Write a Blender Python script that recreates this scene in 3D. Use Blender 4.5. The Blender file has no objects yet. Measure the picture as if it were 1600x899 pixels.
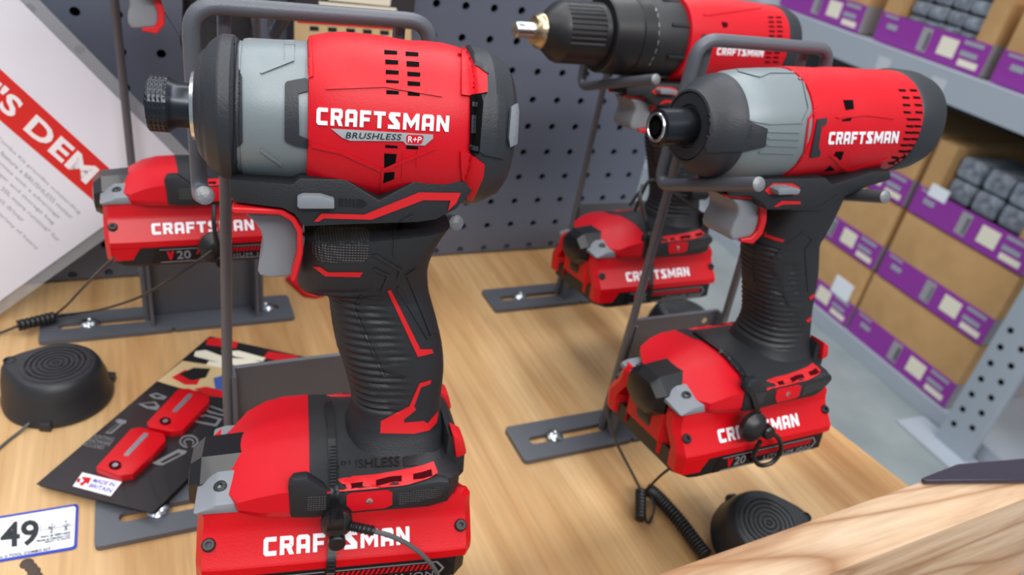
import bpy, bmesh, math, random
from mathutils import Vector, Matrix
from mathutils.bvhtree import BVHTree

# ------------------------------------------------------------------ camera, light, exposure
scene = bpy.context.scene
COL = scene.collection
CAM_Z = 0.347
FPX, YAW, PITCH, ROLL = 1154.38, 0.5176, 0.5245, -0.1864
_cy, _sy, _cp, _sp, _cr, _sr = math.cos(YAW), math.sin(YAW), math.cos(PITCH), math.sin(PITCH), math.cos(ROLL), math.sin(ROLL)
FWD = Vector((_sy*_cp, _cy*_cp, -_sp))
_rt = Vector((_cy, -_sy, 0)); _dn = FWD.cross(_rt)
RIGHT = _cr*_rt + _sr*_dn
DOWN = -_sr*_rt + _cr*_dn
CAMP = Vector((0, 0, CAM_Z))
cd = bpy.data.cameras.new('camera'); cam = bpy.data.objects.new('camera', cd); COL.objects.link(cam)
M3 = Matrix((RIGHT, -DOWN, -FWD)).transposed()
cam.matrix_world = Matrix.Translation(CAMP) @ M3.to_4x4()
cd.sensor_width = 36; cd.lens = FPX/1600*36; cd.clip_start = 0.01; cd.clip_end = 60
cd.shift_y = 0.0
cd.dof.use_dof = True; cd.dof.focus_distance = 0.245; cd.dof.aperture_fstop = 15.0
scene.camera = cam
scene.view_settings.view_transform = 'Standard'; scene.view_settings.look = 'None'
scene.view_settings.gamma = 1; scene.view_settings.use_curve_mapping = False
scene.view_settings.exposure = -0.36
world = bpy.data.worlds.new('store_air'); scene.world = world; world.use_nodes = True
world.node_tree.nodes['Background'].inputs[0].default_value = (0.80, 0.88, 1.0, 1)
world.node_tree.nodes['Background'].inputs[1].default_value = 0.55

def area(name, loc, size, sizey, power, color, target=None):
    l = bpy.data.lights.new(name, 'AREA'); l.shape = 'RECTANGLE'; l.size = size; l.size_y = sizey
    l.energy = power; l.color = color
    o = bpy.data.objects.new(name, l); COL.objects.link(o); o.location = loc
    if target is not None:
        o.rotation_euler = (Vector(target)-Vector(loc)).to_track_quat('-Z', 'Y').to_euler()
    return o
area('ceiling_or_fill_light', (-0.6, -0.6, 3.2), 0.5, 4.0, 76, (1.0, 0.97, 0.93))
area('ceiling_or_fill_light', (1.2, 0.1, 3.4), 0.5, 4.0, 80, (0.97, 0.98, 1.0))
area('ceiling_or_fill_light', (-2.4, 0.6, 3.2), 0.5, 4.0, 60, (1.0, 0.98, 0.95))
area('ceiling_or_fill_light', (0.75, 2.6, 3.3), 4.0, 0.5, 90, (0.98, 0.99, 1.0))  # extra lamp, added to brighten the rack's faces
area('ceiling_or_fill_light', (0.3, -2.8, 3.0), 4.0, 0.6, 150, (1.0, 0.98, 0.96), (0.2, 0.2, 0.3))  # extra lamp behind the camera, added to brighten upright front faces

# ------------------------------------------------------------------ helpers
def ray(x, y):
    return RIGHT*((x-800)/FPX) + DOWN*((y-450)/FPX) + FWD
def onZ(x, y, z=0.0):
    d = ray(x, y); return CAMP + d*((z-CAM_Z)/d.z)
def onY(x, y, Y):
    d = ray(x, y); return CAMP + d*(Y/d.y)

def lin(c):
    return c/12.92 if c <= 0.04045 else ((c+0.055)/1.055)**2.4
def rgb(r, g, b):
    return (lin(r/255), lin(g/255), lin(b/255), 1)

def mat(name, col, rough=0.5, metal=0.0, bump=0.0, bscale=900, coat=0.0, spec=0.5, vary=0.0, trans=0.0, alpha=1.0):
    m = bpy.data.materials.new(name); m.use_nodes = True
    nt = m.node_tree; b = nt.nodes['Principled BSDF']
    b.inputs['Base Color'].default_value = rgb(*col)
    b.inputs['Roughness'].default_value = rough; b.inputs['Metallic'].default_value = metal
    b.inputs['Coat Weight'].default_value = coat; b.inputs['Specular IOR Level'].default_value = spec
    b.inputs['Transmission Weight'].default_value = trans; b.inputs['Alpha'].default_value = alpha
    if bump > 0 or vary > 0:
        tc = nt.nodes.new('ShaderNodeTexCoord'); n = nt.nodes.new('ShaderNodeTexNoise')
        n.inputs['Scale'].default_value = bscale; n.inputs['Detail'].default_value = 3
        nt.links.new(tc.outputs['Object'], n.inputs['Vector'])
        if bump > 0:
            bp = nt.nodes.new('ShaderNodeBump'); bp.inputs['Strength'].default_value = bump; bp.inputs['Distance'].default_value = 0.0004
            nt.links.new(n.outputs['Fac'], bp.inputs['Height']); nt.links.new(bp.outputs['Normal'], b.inputs['Normal'])
        if vary > 0:
            n2 = nt.nodes.new('ShaderNodeTexNoise'); n2.inputs['Scale'].default_value = bscale*0.05
            nt.links.new(tc.outputs['Object'], n2.inputs['Vector'])
            mp = nt.nodes.new('ShaderNodeMapRange'); mp.inputs[3].default_value = max(0, rough-vary); mp.inputs[4].default_value = rough+vary
            nt.links.new(n2.outputs['Fac'], mp.inputs[0]); nt.links.new(mp.outputs[0], b.inputs['Roughness'])
    return m

M = {}
M['red'] = mat('red_plastic', (200, 4, 26), 0.42, spec=0.35, bump=0.25, bscale=2600)
M['red_batt'] = mat('red_battery_plastic', (198, 4, 20), 0.34, spec=0.4, bump=0.15, bscale=1800)
M['red_trim'] = mat('red_rubber_trim', (200, 12, 24), 0.5)
M['red_slot'] = mat('dark_red_slot', (60, 2, 8), 0.9, spec=0.1)
M['rubber'] = mat('black_rubber', (28, 30, 34), 0.52, bump=0.35, bscale=1500, vary=0.08)
M['rubber_tex'] = mat('textured_rubber', (44, 47, 52), 0.55)
M['rubber_line'] = mat('raised_rubber_line', (30, 32, 36), 0.45)
M['nose'] = mat('nose_rubber', (38, 41, 47), 0.5, bump=0.3, bscale=1200, vary=0.1)
M['black'] = mat('black_plastic', (20, 21, 24), 0.4)
M['gloss'] = mat('gloss_black_lens', (12, 14, 18), 0.32, coat=0.1)
M['hole'] = mat('dark_opening', (8, 8, 9), 0.9, spec=0.1)
M['case'] = mat('grey_gear_case', (124, 134, 138), 0.42, metal=0.25, bump=0.15, bscale=2500)
M['grey'] = mat('grey_plastic', (122, 127, 134), 0.45)
M['trigger'] = mat('grey_trigger_plastic', (126, 129, 134), 0.4)
M['chuck'] = mat('black_steel', (58, 61, 66), 0.3, metal=0.9)
M['steel'] = mat('bright_steel', (205, 208, 210), 0.22, metal=1.0)
M['brass'] = mat('brass_ring', (190, 170, 140), 0.28, metal=1.0)
M['zinc'] = mat('zinc_bolt', (190, 196, 204), 0.25, metal=1.0, bump=0.2, bscale=600)
M['stand'] = mat('grey_powder_coat', (92, 95, 103), 0.42, metal=0.2, bump=0.25, bscale=1800)
M['stand_end'] = mat('cut_steel_end', (128, 130, 133), 0.45, metal=0.5, bump=0.5, bscale=900)
M['white'] = mat('white_print', (240, 238, 244), 0.45)
M['silver'] = mat('silver_badge', (176, 180, 182), 0.3, metal=0.3)
M['emboss'] = mat('embossed_rubber', (18, 19, 21), 0.3)
M['print_grey'] = mat('grey_print', (120, 122, 126), 0.5)
M['print_dark'] = mat('dark_print', (20, 30, 32), 0.5)
M['text_grey'] = mat('grey_text_ink', (150, 154, 164), 0.6)
M['wire'] = mat('black_cable', (26, 27, 30), 0.42)
M['cable_grey'] = mat('grey_cable', (78, 80, 82), 0.45)
M['puck'] = mat('puck_plastic', (34, 37, 42), 0.42, bump=0.2, bscale=1300)

# ---- textured materials
def bump_mat(name, col, kind, scale, strength=0.6, rough=0.5, dist=0.0006):
    m = mat(name, col, rough); nt = m.node_tree; b = nt.nodes['Principled BSDF']
    tc = nt.nodes.new('ShaderNodeTexCoord')
    if kind == 'dots':
        t = nt.nodes.new('ShaderNodeTexVoronoi'); t.inputs['Scale'].default_value = scale; t.inputs['Randomness'].default_value = 0.0
        out = t.outputs['Distance']
    else:
        t = nt.nodes.new('ShaderNodeTexWave'); t.wave_type = 'BANDS'; t.bands_direction = 'Z'; t.inputs['Scale'].default_value = scale
        out = t.outputs['Fac']
    nt.links.new(tc.outputs['Object'], t.inputs['Vector'])
    bp = nt.nodes.new('ShaderNodeBump'); bp.inputs['Strength'].default_value = strength; bp.inputs['Distance'].default_value = dist
    nt.links.new(out, bp.inputs['Height']); nt.links.new(bp.outputs['Normal'], b.inputs['Normal'])
    return m
M['dots'] = bump_mat('dotted_rubber', (40, 43, 47), 'dots', 1000, 1.0, 0.36, 0.0010)
M['ribs'] = bump_mat('ribbed_rubber', (32, 34, 37), 'bands', 55, 1.0, 0.45, 0.0012)

def wood(name, base, dark, light, axis, ring=1.0, stretch=(26, 2.2, 10), arcs=0.5):
    m = bpy.data.materials.new(name); m.use_nodes = True; nt = m.node_tree; b = nt.nodes['Principled BSDF']
    L = nt.links.new
    tc = nt.nodes.new('ShaderNodeTexCoord'); mp = nt.nodes.new('ShaderNodeMapping'); L(tc.outputs['Object'], mp.inputs['Vector'])
    mp.inputs['Scale'].default_value = stretch
    n1 = nt.nodes.new('ShaderNodeTexNoise'); n1.inputs['Scale'].default_value = 1.0; n1.inputs['Detail'].default_value = 5; n1.inputs['Roughness'].default_value = 0.55
    n1.inputs['Distortion'].default_value = 0.4
    L(mp.outputs[0], n1.inputs['Vector'])
    # cathedral rings: wave of a low-frequency noise
    mp2 = nt.nodes.new('ShaderNodeMapping'); L(tc.outputs['Object'], mp2.inputs['Vector']); mp2.inputs['Scale'].default_value = tuple(s*0.28 for s in stretch)
    mp2.inputs['Location'].default_value = (3.1, 1.7, 0.4)
    n2 = nt.nodes.new('ShaderNodeTexNoise'); n2.inputs['Scale'].default_value = 1.0; n2.inputs['Detail'].default_value = 1.0
    L(mp2.outputs[0], n2.inputs['Vector'])
    mu = nt.nodes.new('ShaderNodeMath'); mu.operation = 'MULTIPLY'; mu.inputs[1].default_value = 14*ring; L(n2.outputs['Fac'], mu.inputs[0])
    fr = nt.nodes.new('ShaderNodeMath'); fr.operation = 'PINGPONG'; fr.inputs[1].default_value = 1.0; L(mu.outputs[0], fr.inputs[0])
    pw = nt.nodes.new('ShaderNodeMath'); pw.operation = 'POWER'; pw.inputs[1].default_value = 5.0; L(fr.outputs[0], pw.inputs[0])
    ml = nt.nodes.new('ShaderNodeMath'); ml.operation = 'MULTIPLY'; ml.inputs[1].default_value = arcs; L(pw.outputs[0], ml.inputs[0])
    r = nt.nodes.new('ShaderNodeValToRGB'); e = r.color_ramp.elements
    e[0].position = 0.33; e[0].color = rgb(*dark); e[1].position = 0.67; e[1].color = rgb(*light)
    k = r.color_ramp.elements.new(0.5); k.color = rgb(*base)
    L(n1.outputs['Fac'], r.inputs[0])
    mx = nt.nodes.new('ShaderNodeMix'); mx.data_type = 'RGBA'; L(ml.outputs[0], mx.inputs[0]); L(r.outputs[0], mx.inputs[6]); mx.inputs[7].default_value = rgb(*dark)
    # fine fibres
    mp3 = nt.nodes.new('ShaderNodeMapping'); L(tc.outputs['Object'], mp3.inputs['Vector']); mp3.inputs['Scale'].default_value = tuple(s*14 if s > 5 else s*5 for s in stretch)
    n3 = nt.nodes.new('ShaderNodeTexNoise'); n3.inputs['Scale'].default_value = 1.0; n3.inputs['Detail'].default_value = 4; L(mp3.outputs[0], n3.inputs['Vector'])
    mr = nt.nodes.new('ShaderNodeMapRange'); mr.inputs[1].default_value = 0.3; mr.inputs[2].default_value = 0.7; mr.inputs[3].default_value = 0.86; mr.inputs[4].default_value = 1.06
    L(n3.outputs['Fac'], mr.inputs[0])
    vm = nt.nodes.new('ShaderNodeMix'); vm.data_type = 'RGBA'; vm.blend_type = 'MULTIPLY'; vm.inputs[0].default_value = 1.0
    L(mx.outputs[2], vm.inputs[6]); L(mr.outputs[0], vm.inputs[7]); L(vm.outputs[2], b.inputs['Base Color'])
    b.inputs['Roughness'].default_value = 0.55
    bp = nt.nodes.new('ShaderNodeBump'); bp.inputs['Strength'].default_value = 0.25; bp.inputs['Distance'].default_value = 0.0005
    L(n3.outputs['Fac'], bp.inputs['Height']); L(bp.outputs['Normal'], b.inputs['Normal'])
    return m
M['ply'] = wood('plywood', (194, 153, 103), (160, 112, 64), (216, 181, 134), 'y', 0.8, (22, 2.0, 8), 0.35)
M['lumber'] = wood('pine_lumber', (202, 170, 138), (156, 114, 78), (220, 194, 166), 'x', 2.2, (5.0, 36, 40), 1.0)
M['ply_edge'] = mat('plywood_edge', (196, 156, 108), 0.7, bump=0.5, bscale=300)

def noisy(name, c1, c2, scale, rough=0.8, bump=0.1):
    m = bpy.data.materials.new(name); m.use_nodes = True; nt = m.node_tree; b = nt.nodes['Principled BSDF']
    tc = nt.nodes.new('ShaderNodeTexCoord'); n = nt.nodes.new('ShaderNodeTexNoise'); n.inputs['Scale'].default_value = scale; n.inputs['Detail'].default_value = 6
    nt.links.new(tc.outputs['Object'], n.inputs['Vector'])
    r = nt.nodes.new('ShaderNodeValToRGB'); r.color_ramp.elements[0].position = 0.35; r.color_ramp.elements[1].position = 0.65
    r.color_ramp.elements[0].color = rgb(*c1); r.color_ramp.elements[1].color = rgb(*c2)
    nt.links.new(n.outputs['Fac'], r.inputs[0]); nt.links.new(r.outputs[0], b.inputs['Base Color'])
    b.inputs['Roughness'].default_value = rough
    bp = nt.nodes.new('ShaderNodeBump'); bp.inputs['Strength'].default_value = bump; bp.inputs['Distance'].default_value = 0.001
    nt.links.new(n.outputs['Fac'], bp.inputs['Height']); nt.links.new(bp.outputs['Normal'], b.inputs['Normal'])
    return m
M['concrete'] = noisy('polished_concrete', (120, 130, 132), (138, 147, 148), 6, 0.45, 0.02)
M['peg'] = mat('pegboard_grey', (98, 104, 120), 0.45, metal=0.15, bump=0.1, bscale=1500)
M['cardboard'] = noisy('cardboard', (178, 138, 90), (190, 150, 100), 14, 0.85)
M['purple'] = mat('purple_print', (140, 46, 150), 0.5)
M['rack'] = mat('rack_enamel', (164, 172, 182), 0.4, metal=0.1)
M['box_grey'] = mat('grey_box_end', (150, 148, 152), 0.6)
M['bundle'] = noisy('grey_wrapped_bundle', (96, 102, 112), (150, 158, 170), 45, 0.35, 0.6)
M['label_cream'] = mat('cream_label', (226, 220, 200), 0.6)
M['paper'] = mat('white_paper', (226, 228, 240), 0.5)
M['sign_red'] = mat('sign_red_ink', (214, 36, 34), 0.5)
M['acrylic'] = mat('clear_acrylic', (225, 230, 235), 0.06, alpha=0.22)
M['blue'] = mat('blue_border_ink', (10, 52, 176), 0.4)
M['shelf_tag'] = mat('shelf_tag', (186, 190, 196), 0.5)
M['tag'] = mat('tag_white', (226, 230, 237), 0.35)
M['card'] = mat('black_gloss_card', (30, 30, 33), 0.3, bump=0.1, bscale=600, coat=0.2)
M['card_under'] = mat('dark_card_back', (52, 52, 56), 0.5)
M['tan'] = mat('tan_print', (202, 176, 132), 0.5)
M['darkprint'] = mat('dark_brown_print', (52, 48, 50), 0.4)
M['purple_steel'] = mat('dark_steel_sheet', (58, 52, 66), 0.35, metal=0.3, bump=0.2, bscale=900)
M['stain'] = mat('dark_glue_stain', (72, 58, 52), 0.7, bump=0.6, bscale=400)
M['clear_lens'] = mat('print_blue', (60, 90, 160), 0.5)

class MB:
    """collects shapes and links them as one mesh object"""
    def __init__(s): s.v = []; s.f = []
    def add(s, vs, fs):
        o = len(s.v); s.v += [Vector(p) for p in vs]; s.f += [tuple(i+o for i in f) for f in fs]; return s
    def bm(s, bm):
        bm.verts.index_update(); return s.add([v.co.copy() for v in bm.verts], [[v.index for v in f.verts] for f in bm.faces])
    def prism(s, poly, d0, d1, fn, bevel=0.0, seg=2):
        """poly in 2-D, fn(a, b, d) -> 3-D point"""
        bm = bmesh.new()
        lo = [bm.verts.new(fn(a, b, d0)) for a, b in poly]; hi = [bm.verts.new(fn(a, b, d1)) for a, b in poly]
        n = len(poly); bm.faces.new(lo); bm.faces.new(hi[::-1])
        for i in range(n): bm.faces.new((lo[i], hi[i], hi[(i+1) % n], lo[(i+1) % n]))
        bmesh.ops.recalc_face_normals(bm, faces=bm.faces)
        if bevel > 0:
            bmesh.ops.bevel(bm, geom=bm.edges[:], offset=bevel, segments=seg, affect='EDGES', clamp_overlap=True, profile=0.6)
        bmesh.ops.triangulate(bm, faces=[f for f in bm.faces if len(f.verts) > 4])
        s.bm(bm); bm.free(); return s
    def box(s, x0, x1, y0, y1, z0, z1, bevel=0.0, seg=2):
        return s.prism([(x0, y0), (x1, y0), (x1, y1), (x0, y1)], z0, z1, lambda a, b, d: (a, b, d), bevel, seg)
    def loft(s, rings, cap=True):
        n = len(rings[0]); vs = [p for r in rings for p in r]; fs = []
        for k in range(len(rings)-1):
            for i in range(n):
                j = (i+1) % n; fs.append((k*n+i, k*n+j, (k+1)*n+j, (k+1)*n+i))
        if cap:
            for k in (0, len(rings)-1):
                c = sum((Vector(p) for p in rings[k]), Vector())/n; vs.append(c); ci = len(vs)-1
                for i in range(n): fs.append((k*n+i, k*n+(i+1) % n, ci))
        return s.add(vs, fs)
    def lathe(s, o, axis, prof, N=40, cap=True, mod=None):
        o = Vector(o); ax = Vector(axis).normalized(); e1 = ax.orthogonal().normalized(); e2 = ax.cross(e1)
        rings = []
        for t, r in prof:
            ring = []
            for i in range(N):
                a = 2*math.pi*i/N; rr = r+(mod(t, a) if mod else 0)
                ring.append(o+ax*t+(e1*math.cos(a)+e2*math.sin(a))*rr)
            rings.append(ring)
        return s.loft(rings, cap)
    def tube(s, path, r, N=10, mod=None):
        P = [Vector(p) for p in path]; rings = []; T0 = None; e1 = None
        for i, p in enumerate(P):
            t = (P[min(i+1, len(P)-1)]-P[max(i-1, 0)]).normalized()
            if e1 is None: e1 = t.orthogonal().normalized()
            else: e1 = (e1-t*e1.dot(t)).normalized()
            e2 = t.cross(e1); rr = r*(mod(i) if mod else 1)
            rings.append([p+(e1*math.cos(2*math.pi*k/N)+e2*math.sin(2*math.pi*k/N))*rr for k in range(N)])
        return s.loft(rings)
    def build(s, name, m, parent=None, angle=35):
        me = bpy.data.meshes.new(name); me.from_pydata([tuple(v) for v in s.v], [], s.f)
        bm = bmesh.new(); bm.from_mesh(me); bmesh.ops.recalc_face_normals(bm, faces=bm.faces); bm.to_mesh(me); bm.free()
        me.materials.append(m)
        for p in me.polygons: p.use_smooth = True
        me.set_sharp_from_angle(angle=math.radians(angle)); me.update()
        o = bpy.data.objects.new(name, me); COL.objects.link(o)
        if parent is not None: o.parent = parent
        return o

def spline(pts, n=8):
    """Catmull-Rom through 3-D points"""
    P = [Vector(p) for p in pts]; P = [P[0]*2-P[1]]+P+[P[-1]*2-P[-2]]; out = []
    for i in range(1, len(P)-2):
        a, b, c, d = P[i-1], P[i], P[i+1], P[i+2]
        for k in range(n):
            t = k/n; out.append(0.5*((2*b)+(c-a)*t+(2*a-5*b+4*c-d)*t*t+(3*b-a-3*c+d)*t**3))
    out.append(P[-2]); return out

def empty(name, loc, rz, label, cat, group=None):
    o = bpy.data.objects.new(name, None); COL.objects.link(o); o.location = loc; o.rotation_euler = (0, 0, rz)
    o.empty_display_size = 0.02
    return tag(o, label, cat, group)
def tag(o, label, cat, group=None):
    o['label'] = label; o['category'] = cat
    if group: o['group'] = group
    return o
def kids(o): return [c for c in bpy.data.objects if c.parent == o]
def copy_tree(o, parent=None):
    c = o.copy(); COL.objects.link(c)
    if parent is not None: c.parent = parent
    for ch in kids(o): copy_tree(ch, c)
    return c

# ---- 2-D shapes laid onto surfaces
def bm_polys(polys):
    bm = bmesh.new()
    for p in polys: bm.faces.new([bm.verts.new((x, y, 0)) for x, y in p])
    bm.normal_update(); bmesh.ops.triangulate(bm, faces=bm.faces[:]); return bm
def bm_text(s, off=0.0, shear=0.0, spacing=1.0):
    c = bpy.data.curves.new('t', 'FONT'); c.body = s; c.offset = off; c.shear = shear; c.space_character = spacing; c.resolution_u = 3
    o = bpy.data.objects.new('t', c); COL.objects.link(o); dg = bpy.context.evaluated_depsgraph_get(); dg.update()
    me = o.evaluated_get(dg).to_mesh(); bm = bmesh.new(); bm.from_mesh(me); o.evaluated_get(dg).to_mesh_clear()
    bpy.data.objects.remove(o); bpy.data.curves.remove(c)
    bmesh.ops.triangulate(bm, faces=bm.faces[:]); return norm(bm)
def norm(bm):
    xs = [v.co.x for v in bm.verts]; ys = [v.co.y for v in bm.verts]
    x0, x1, y0, y1 = min(xs), max(xs), min(ys), max(ys)
    for v in bm.verts: v.co = ((v.co.x-x0)/(x1-x0), (v.co.y-y0)/(y1-y0), 0)
    return bm
_A = [[(0, 0), (.3, 0), (.3, .76), (0, .76)], [(.65, 0), (.95, 0), (.95, .76), (.65, .76)], [(0, .76), (.95, .76), (.95, .86), (.81, 1), (.14, 1), (0, .86)], [(.3, .26), (.65, .26), (.65, .47), (.3, .47)]]
GLYPH = {
 'C': (.92, [[(.32, .76), (.9, .76), (.9, 1), (.14, 1), (0, .86), (0, .14), (.14, 0), (.9, 0), (.9, .24), (.32, .24)]]),
 'R': (.95, [[(0, 0), (.3, 0), (.3, 1), (0, 1)], [(.3, .78), (.95, .78), (.95, .88), (.82, 1), (.3, 1)], [(.66, .58), (.84, .38), (.95, .5), (.95, .78), (.66, .78)], [(.3, .36), (.84, .36), (.9, .46), (.8, .58), (.3, .58)], [(.45, .36), (.66, 0), (.98, 0), (.78, .4)]]),
 'A': (.95, _A),
 'F': (.88, [[(0, 0), (.3, 0), (.3, 1), (0, 1)], [(.3, .76), (.88, .76), (.88, 1), (.3, 1)], [(.3, .36), (.78, .36), (.78, .58), (.3, .58)]]),
 'T': (.95, [[(0, .76), (.95, .76), (.95, 1), (0, 1)], [(.32, 0), (.63, 0), (.63, .76), (.32, .76)]]),
 'S': (.98, [[(.03, .62), (.03, .86), (.17, 1), (.95, 1), (.95, .76), (.5, .76), (.95, .34), (.95, 0), (0, 0), (0, .24), (.52, .24)]]),
 'M': (1.3, [[(0, 0), (.28, 0), (.28, 1), (0, 1)], [(1.02, 0), (1.3, 0), (1.3, 1), (1.02, 1)], [(.28, .55), (.65, .08), (.65, .5), (.28, 1)], [(.65, .08), (1.02, .55), (1.02, 1), (.65, .5)]]),
 'N': (1.0, [[(0, 0), (.28, 0), (.28, 1), (0, 1)], [(.72, 0), (1, 0), (1, 1), (.72, 1)], [(.28, .62), (.72, 0), (.72, .42), (.28, 1)]]),
}
def bm_logo(s):
    polys = []; x = 0
    for ch in s:
        w, ps = GLYPH[ch]; polys += [[(x+a, b) for a, b in p] for p in ps]; x += w+.22
    return norm(bm_polys(polys))
def quad(tl, tr, br, bl):
    def f(x, y):
        top = (tl[0]+(tr[0]-tl[0])*x, tl[1]+(tr[1]-tl[1])*x); bot = (bl[0]+(br[0]-bl[0])*x, bl[1]+(br[1]-bl[1])*x)
        return (bot[0]+(top[0]-bot[0])*y, bot[1]+(top[1]-bot[1])*y)
    return f
def place(bm, f):
    for v in bm.verts:
        x, y = f(v.co.x, v.co.y); v.co = (x, y, 0)
    return bm
def subdiv(bm, maxlen):
    for _ in range(5):
        es = [e for e in bm.edges if e.calc_length() > maxlen]
        if not es: break
        bmesh.ops.subdivide_edges(bm, edges=es, cuts=1)
        bmesh.ops.triangulate(bm, faces=[f for f in bm.faces if len(f.verts) > 3])
    return bm
def bvh_of(objs):
    vs = []; fs = []
    for o in objs:
        k = len(vs); vs += [v.co.copy() for v in o.data.vertices]; fs += [[i+k for i in p.vertices] for p in o.data.polygons]
    return BVHTree.FromPolygons(vs, fs)
def lay(name, bm, proj, bvh, t, m, parent, maxlen, sink=0.0004):
    """wrap a 2-D shape onto a surface as a raised (thin, solid) piece; proj(x, y) -> (origin, direction)"""
    subdiv(bm, maxlen); bm.verts.index_update()
    top, bot = [], []; last = None; miss = []
    for i, v in enumerate(bm.verts):
        o, d = proj(v.co.x, v.co.y); h, n, _, _ = bvh.ray_cast(o, d)
        if h is None: miss.append((i, o, d)); top.append(None); bot.append(None); continue
        if n.dot(d) > 0: n = -n
        e = (n-d).normalized(); last = (h-o).length
        top.append(h+e*t); bot.append(h-e*sink)
    for i, o, d in miss:
        p = o+d*(last if last else 0.2)
        for _ in range(4):
            q, n, _, _ = bvh.find_nearest(p); p = o+d*((q-o).dot(d))
        if n.dot(q-p) > 0 and (q-p).length > 1e-9: pass
        top[i] = q+n*t; bot[i] = q-n*sink
    fs = [[v.index for v in f.verts] for f in bm.faces]; N = len(top)
    faces = fs+[[i+N for i in f[::-1]] for f in fs]
    for e in bm.edges:
        if len(e.link_faces) == 1:
            a, b = e.verts[0].index, e.verts[1].index; faces.append((a, b, b+N, a+N))
    bm.free()
    mb = MB(); mb.add(top+bot, faces)
    return mb.build(name, m, parent, 40)

class Frame:
    """a thing's own axes: u along it, v away from the aisle, w up"""
    def __init__(s, root):
        s.root = root; s.mi = (Matrix.Translation(root.location) @ root.rotation_euler.to_matrix().to_4x4()).inverted()
        s.o = s.mi @ CAMP; s.r = s.mi.to_3x3()
    def proj(s, x, y): return s.o, (s.r @ ray(x, y)).normalized()
    def at(s, x, y, v):
        d = s.r @ ray(x, y); return s.o+d*((v-s.o.y)/d.y)
    def uw(s, x, y, v): p = s.at(x, y, v); return (p.x, p.z)
    def onw(s, x, y, w):
        d = s.r @ ray(x, y); return s.o+d*((w-s.o.z)/d.z)
def side(sign=-1):
    return lambda u, w: (Vector((u, sign*0.3, w)), Vector((0, -sign, 0)))
UVW = lambda a, b, d: (a, d, b)      # side profile -> 3-D
XYZ = lambda a, b, d: (a, b, d)
def sell(cu, cv, cw, ax1, ax2, r1, r2, n, N):
    """superellipse ring about a centre, in the plane of ax1/ax2"""
    c = Vector((cu, cv, cw)); a1 = Vector(ax1); a2 = Vector(ax2); out = []
    for i in range(N):
        t = 2*math.pi*i/N; x, y = math.cos(t), math.sin(t)
        out.append(c+a1*(r1*math.copysign(abs(x)**(2/n), x))+a2*(r2*math.copysign(abs(y)**(2/n), y)))
    return out
def zoom(ox, oy, sc): return lambda pts: [(ox+x/sc, oy+y/sc) for x, y in pts]
def mm(*pts): return [tuple(c*0.001 for c in p) for p in pts]
def inside(x, y, poly):
    c = False; n = len(poly)
    for i in range(n):
        (x0, y0), (x1, y1) = poly[i], poly[i-1]
        if (y0 > y) != (y1 > y) and x < (x1-x0)*(y-y0)/(y1-y0)+x0: c = not c
    return c
def settle(mb, name, m, loc, parent=None, angle=35, rz=0.0):
    """mesh given in world space, its origin set to loc"""
    loc = Vector(loc)
    for v in mb.v: v -= loc
    o = mb.build(name, m, parent, angle); o.location = loc
    return o
def shift(mb, p):
    p = Vector(p)
    for v in mb.v: v -= p
    return mb

# ------------------------------------------------------------------ the setting
TABLE_R = lambda y: 0.4681+(0.3032-y)*0.1245            # right edge, runs very slightly out towards the front
FLOOR_Z = CAM_Z-1.10
fl = MB(); fl.box(-3, 5, -2.5, 7, FLOOR_Z-0.05, FLOOR_Z); f_ = fl.build('floor', M['concrete']); f_['kind'] = 'structure'

tb = MB(); tb.prism([(-0.6, 0.10), (0.4935, 0.10), (0.434, 0.578), (0.432, 0.592), (-0.6, 0.592)], -0.019, 0.0, XYZ)
t_ = tb.build('plywood_tabletop', M['ply'], None, 20)
tag(t_, 'pale plywood display tabletop carrying the power tool stands', 'table')
st = MB(); c = onZ(45, 886)
for dx, dy, r in ((-0.001, 0.002, 0.0032), (0.001, -0.001, 0.0028), (0.0025, -0.004, 0.003), (0.004, -0.0075, 0.0026)):
    st.lathe((c.x+dx, c.y+dy, 0.0), (0, 0, 1), [(0, r), (0.0006, r*0.9), (0.0009, r*0.4)], 14)
shift(st, (0, 0, 0)); st.build('glue_stain', M['stain'], t_)

# front lumber rail, its top 9 cm above the plywood, standing on the table's front edge
LZ = 0.095
a = onZ(1022, 899, LZ); b = onZ(1377, 779, LZ); e = onZ(1447, 750, LZ)
c0 = onZ(1295, 899, LZ); c1 = onZ(1600, 781, LZ)
def line(p, q, x): return p.y+(q.y-p.y)*(x-p.x)/(q.x-p.x)
e2 = onZ(1720, 752, LZ)
bw = [(-0.15, line(c0, c1, -0.15)), (0.50, line(c0, c1, 0.50)), (e.x, e.y), (-0.15, line(a, e, -0.15))]
lm = MB(); lm.prism(bw, 0.0005, LZ, XYZ, 0.0016, 2)
lo = settle(lm, 'lumber_rail', M['lumber'], (0.3, line(a, e, 0.3)-0.01, 0))
tag(lo, 'rough pale pine board standing along the front edge of the tabletop', 'board')
sp = MB(); sp.prism([(q.x, q.y) for q in (onZ(1441, 747, LZ+0.0036), onZ(1497, 725, LZ+0.0036), onZ(1720, 706, LZ+0.0036), onZ(1720, 750, LZ+0.0036), onZ(1448, 752, LZ+0.0036))], LZ+0.0006, LZ+0.0036, XYZ, 0.0006, 1)
so = settle(sp, 'steel_sheet', M['purple_steel'], onZ(1560, 735, LZ))
tag(so, 'dark flat steel sheet lying on the pine board at the right', 'metal sheet')

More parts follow.
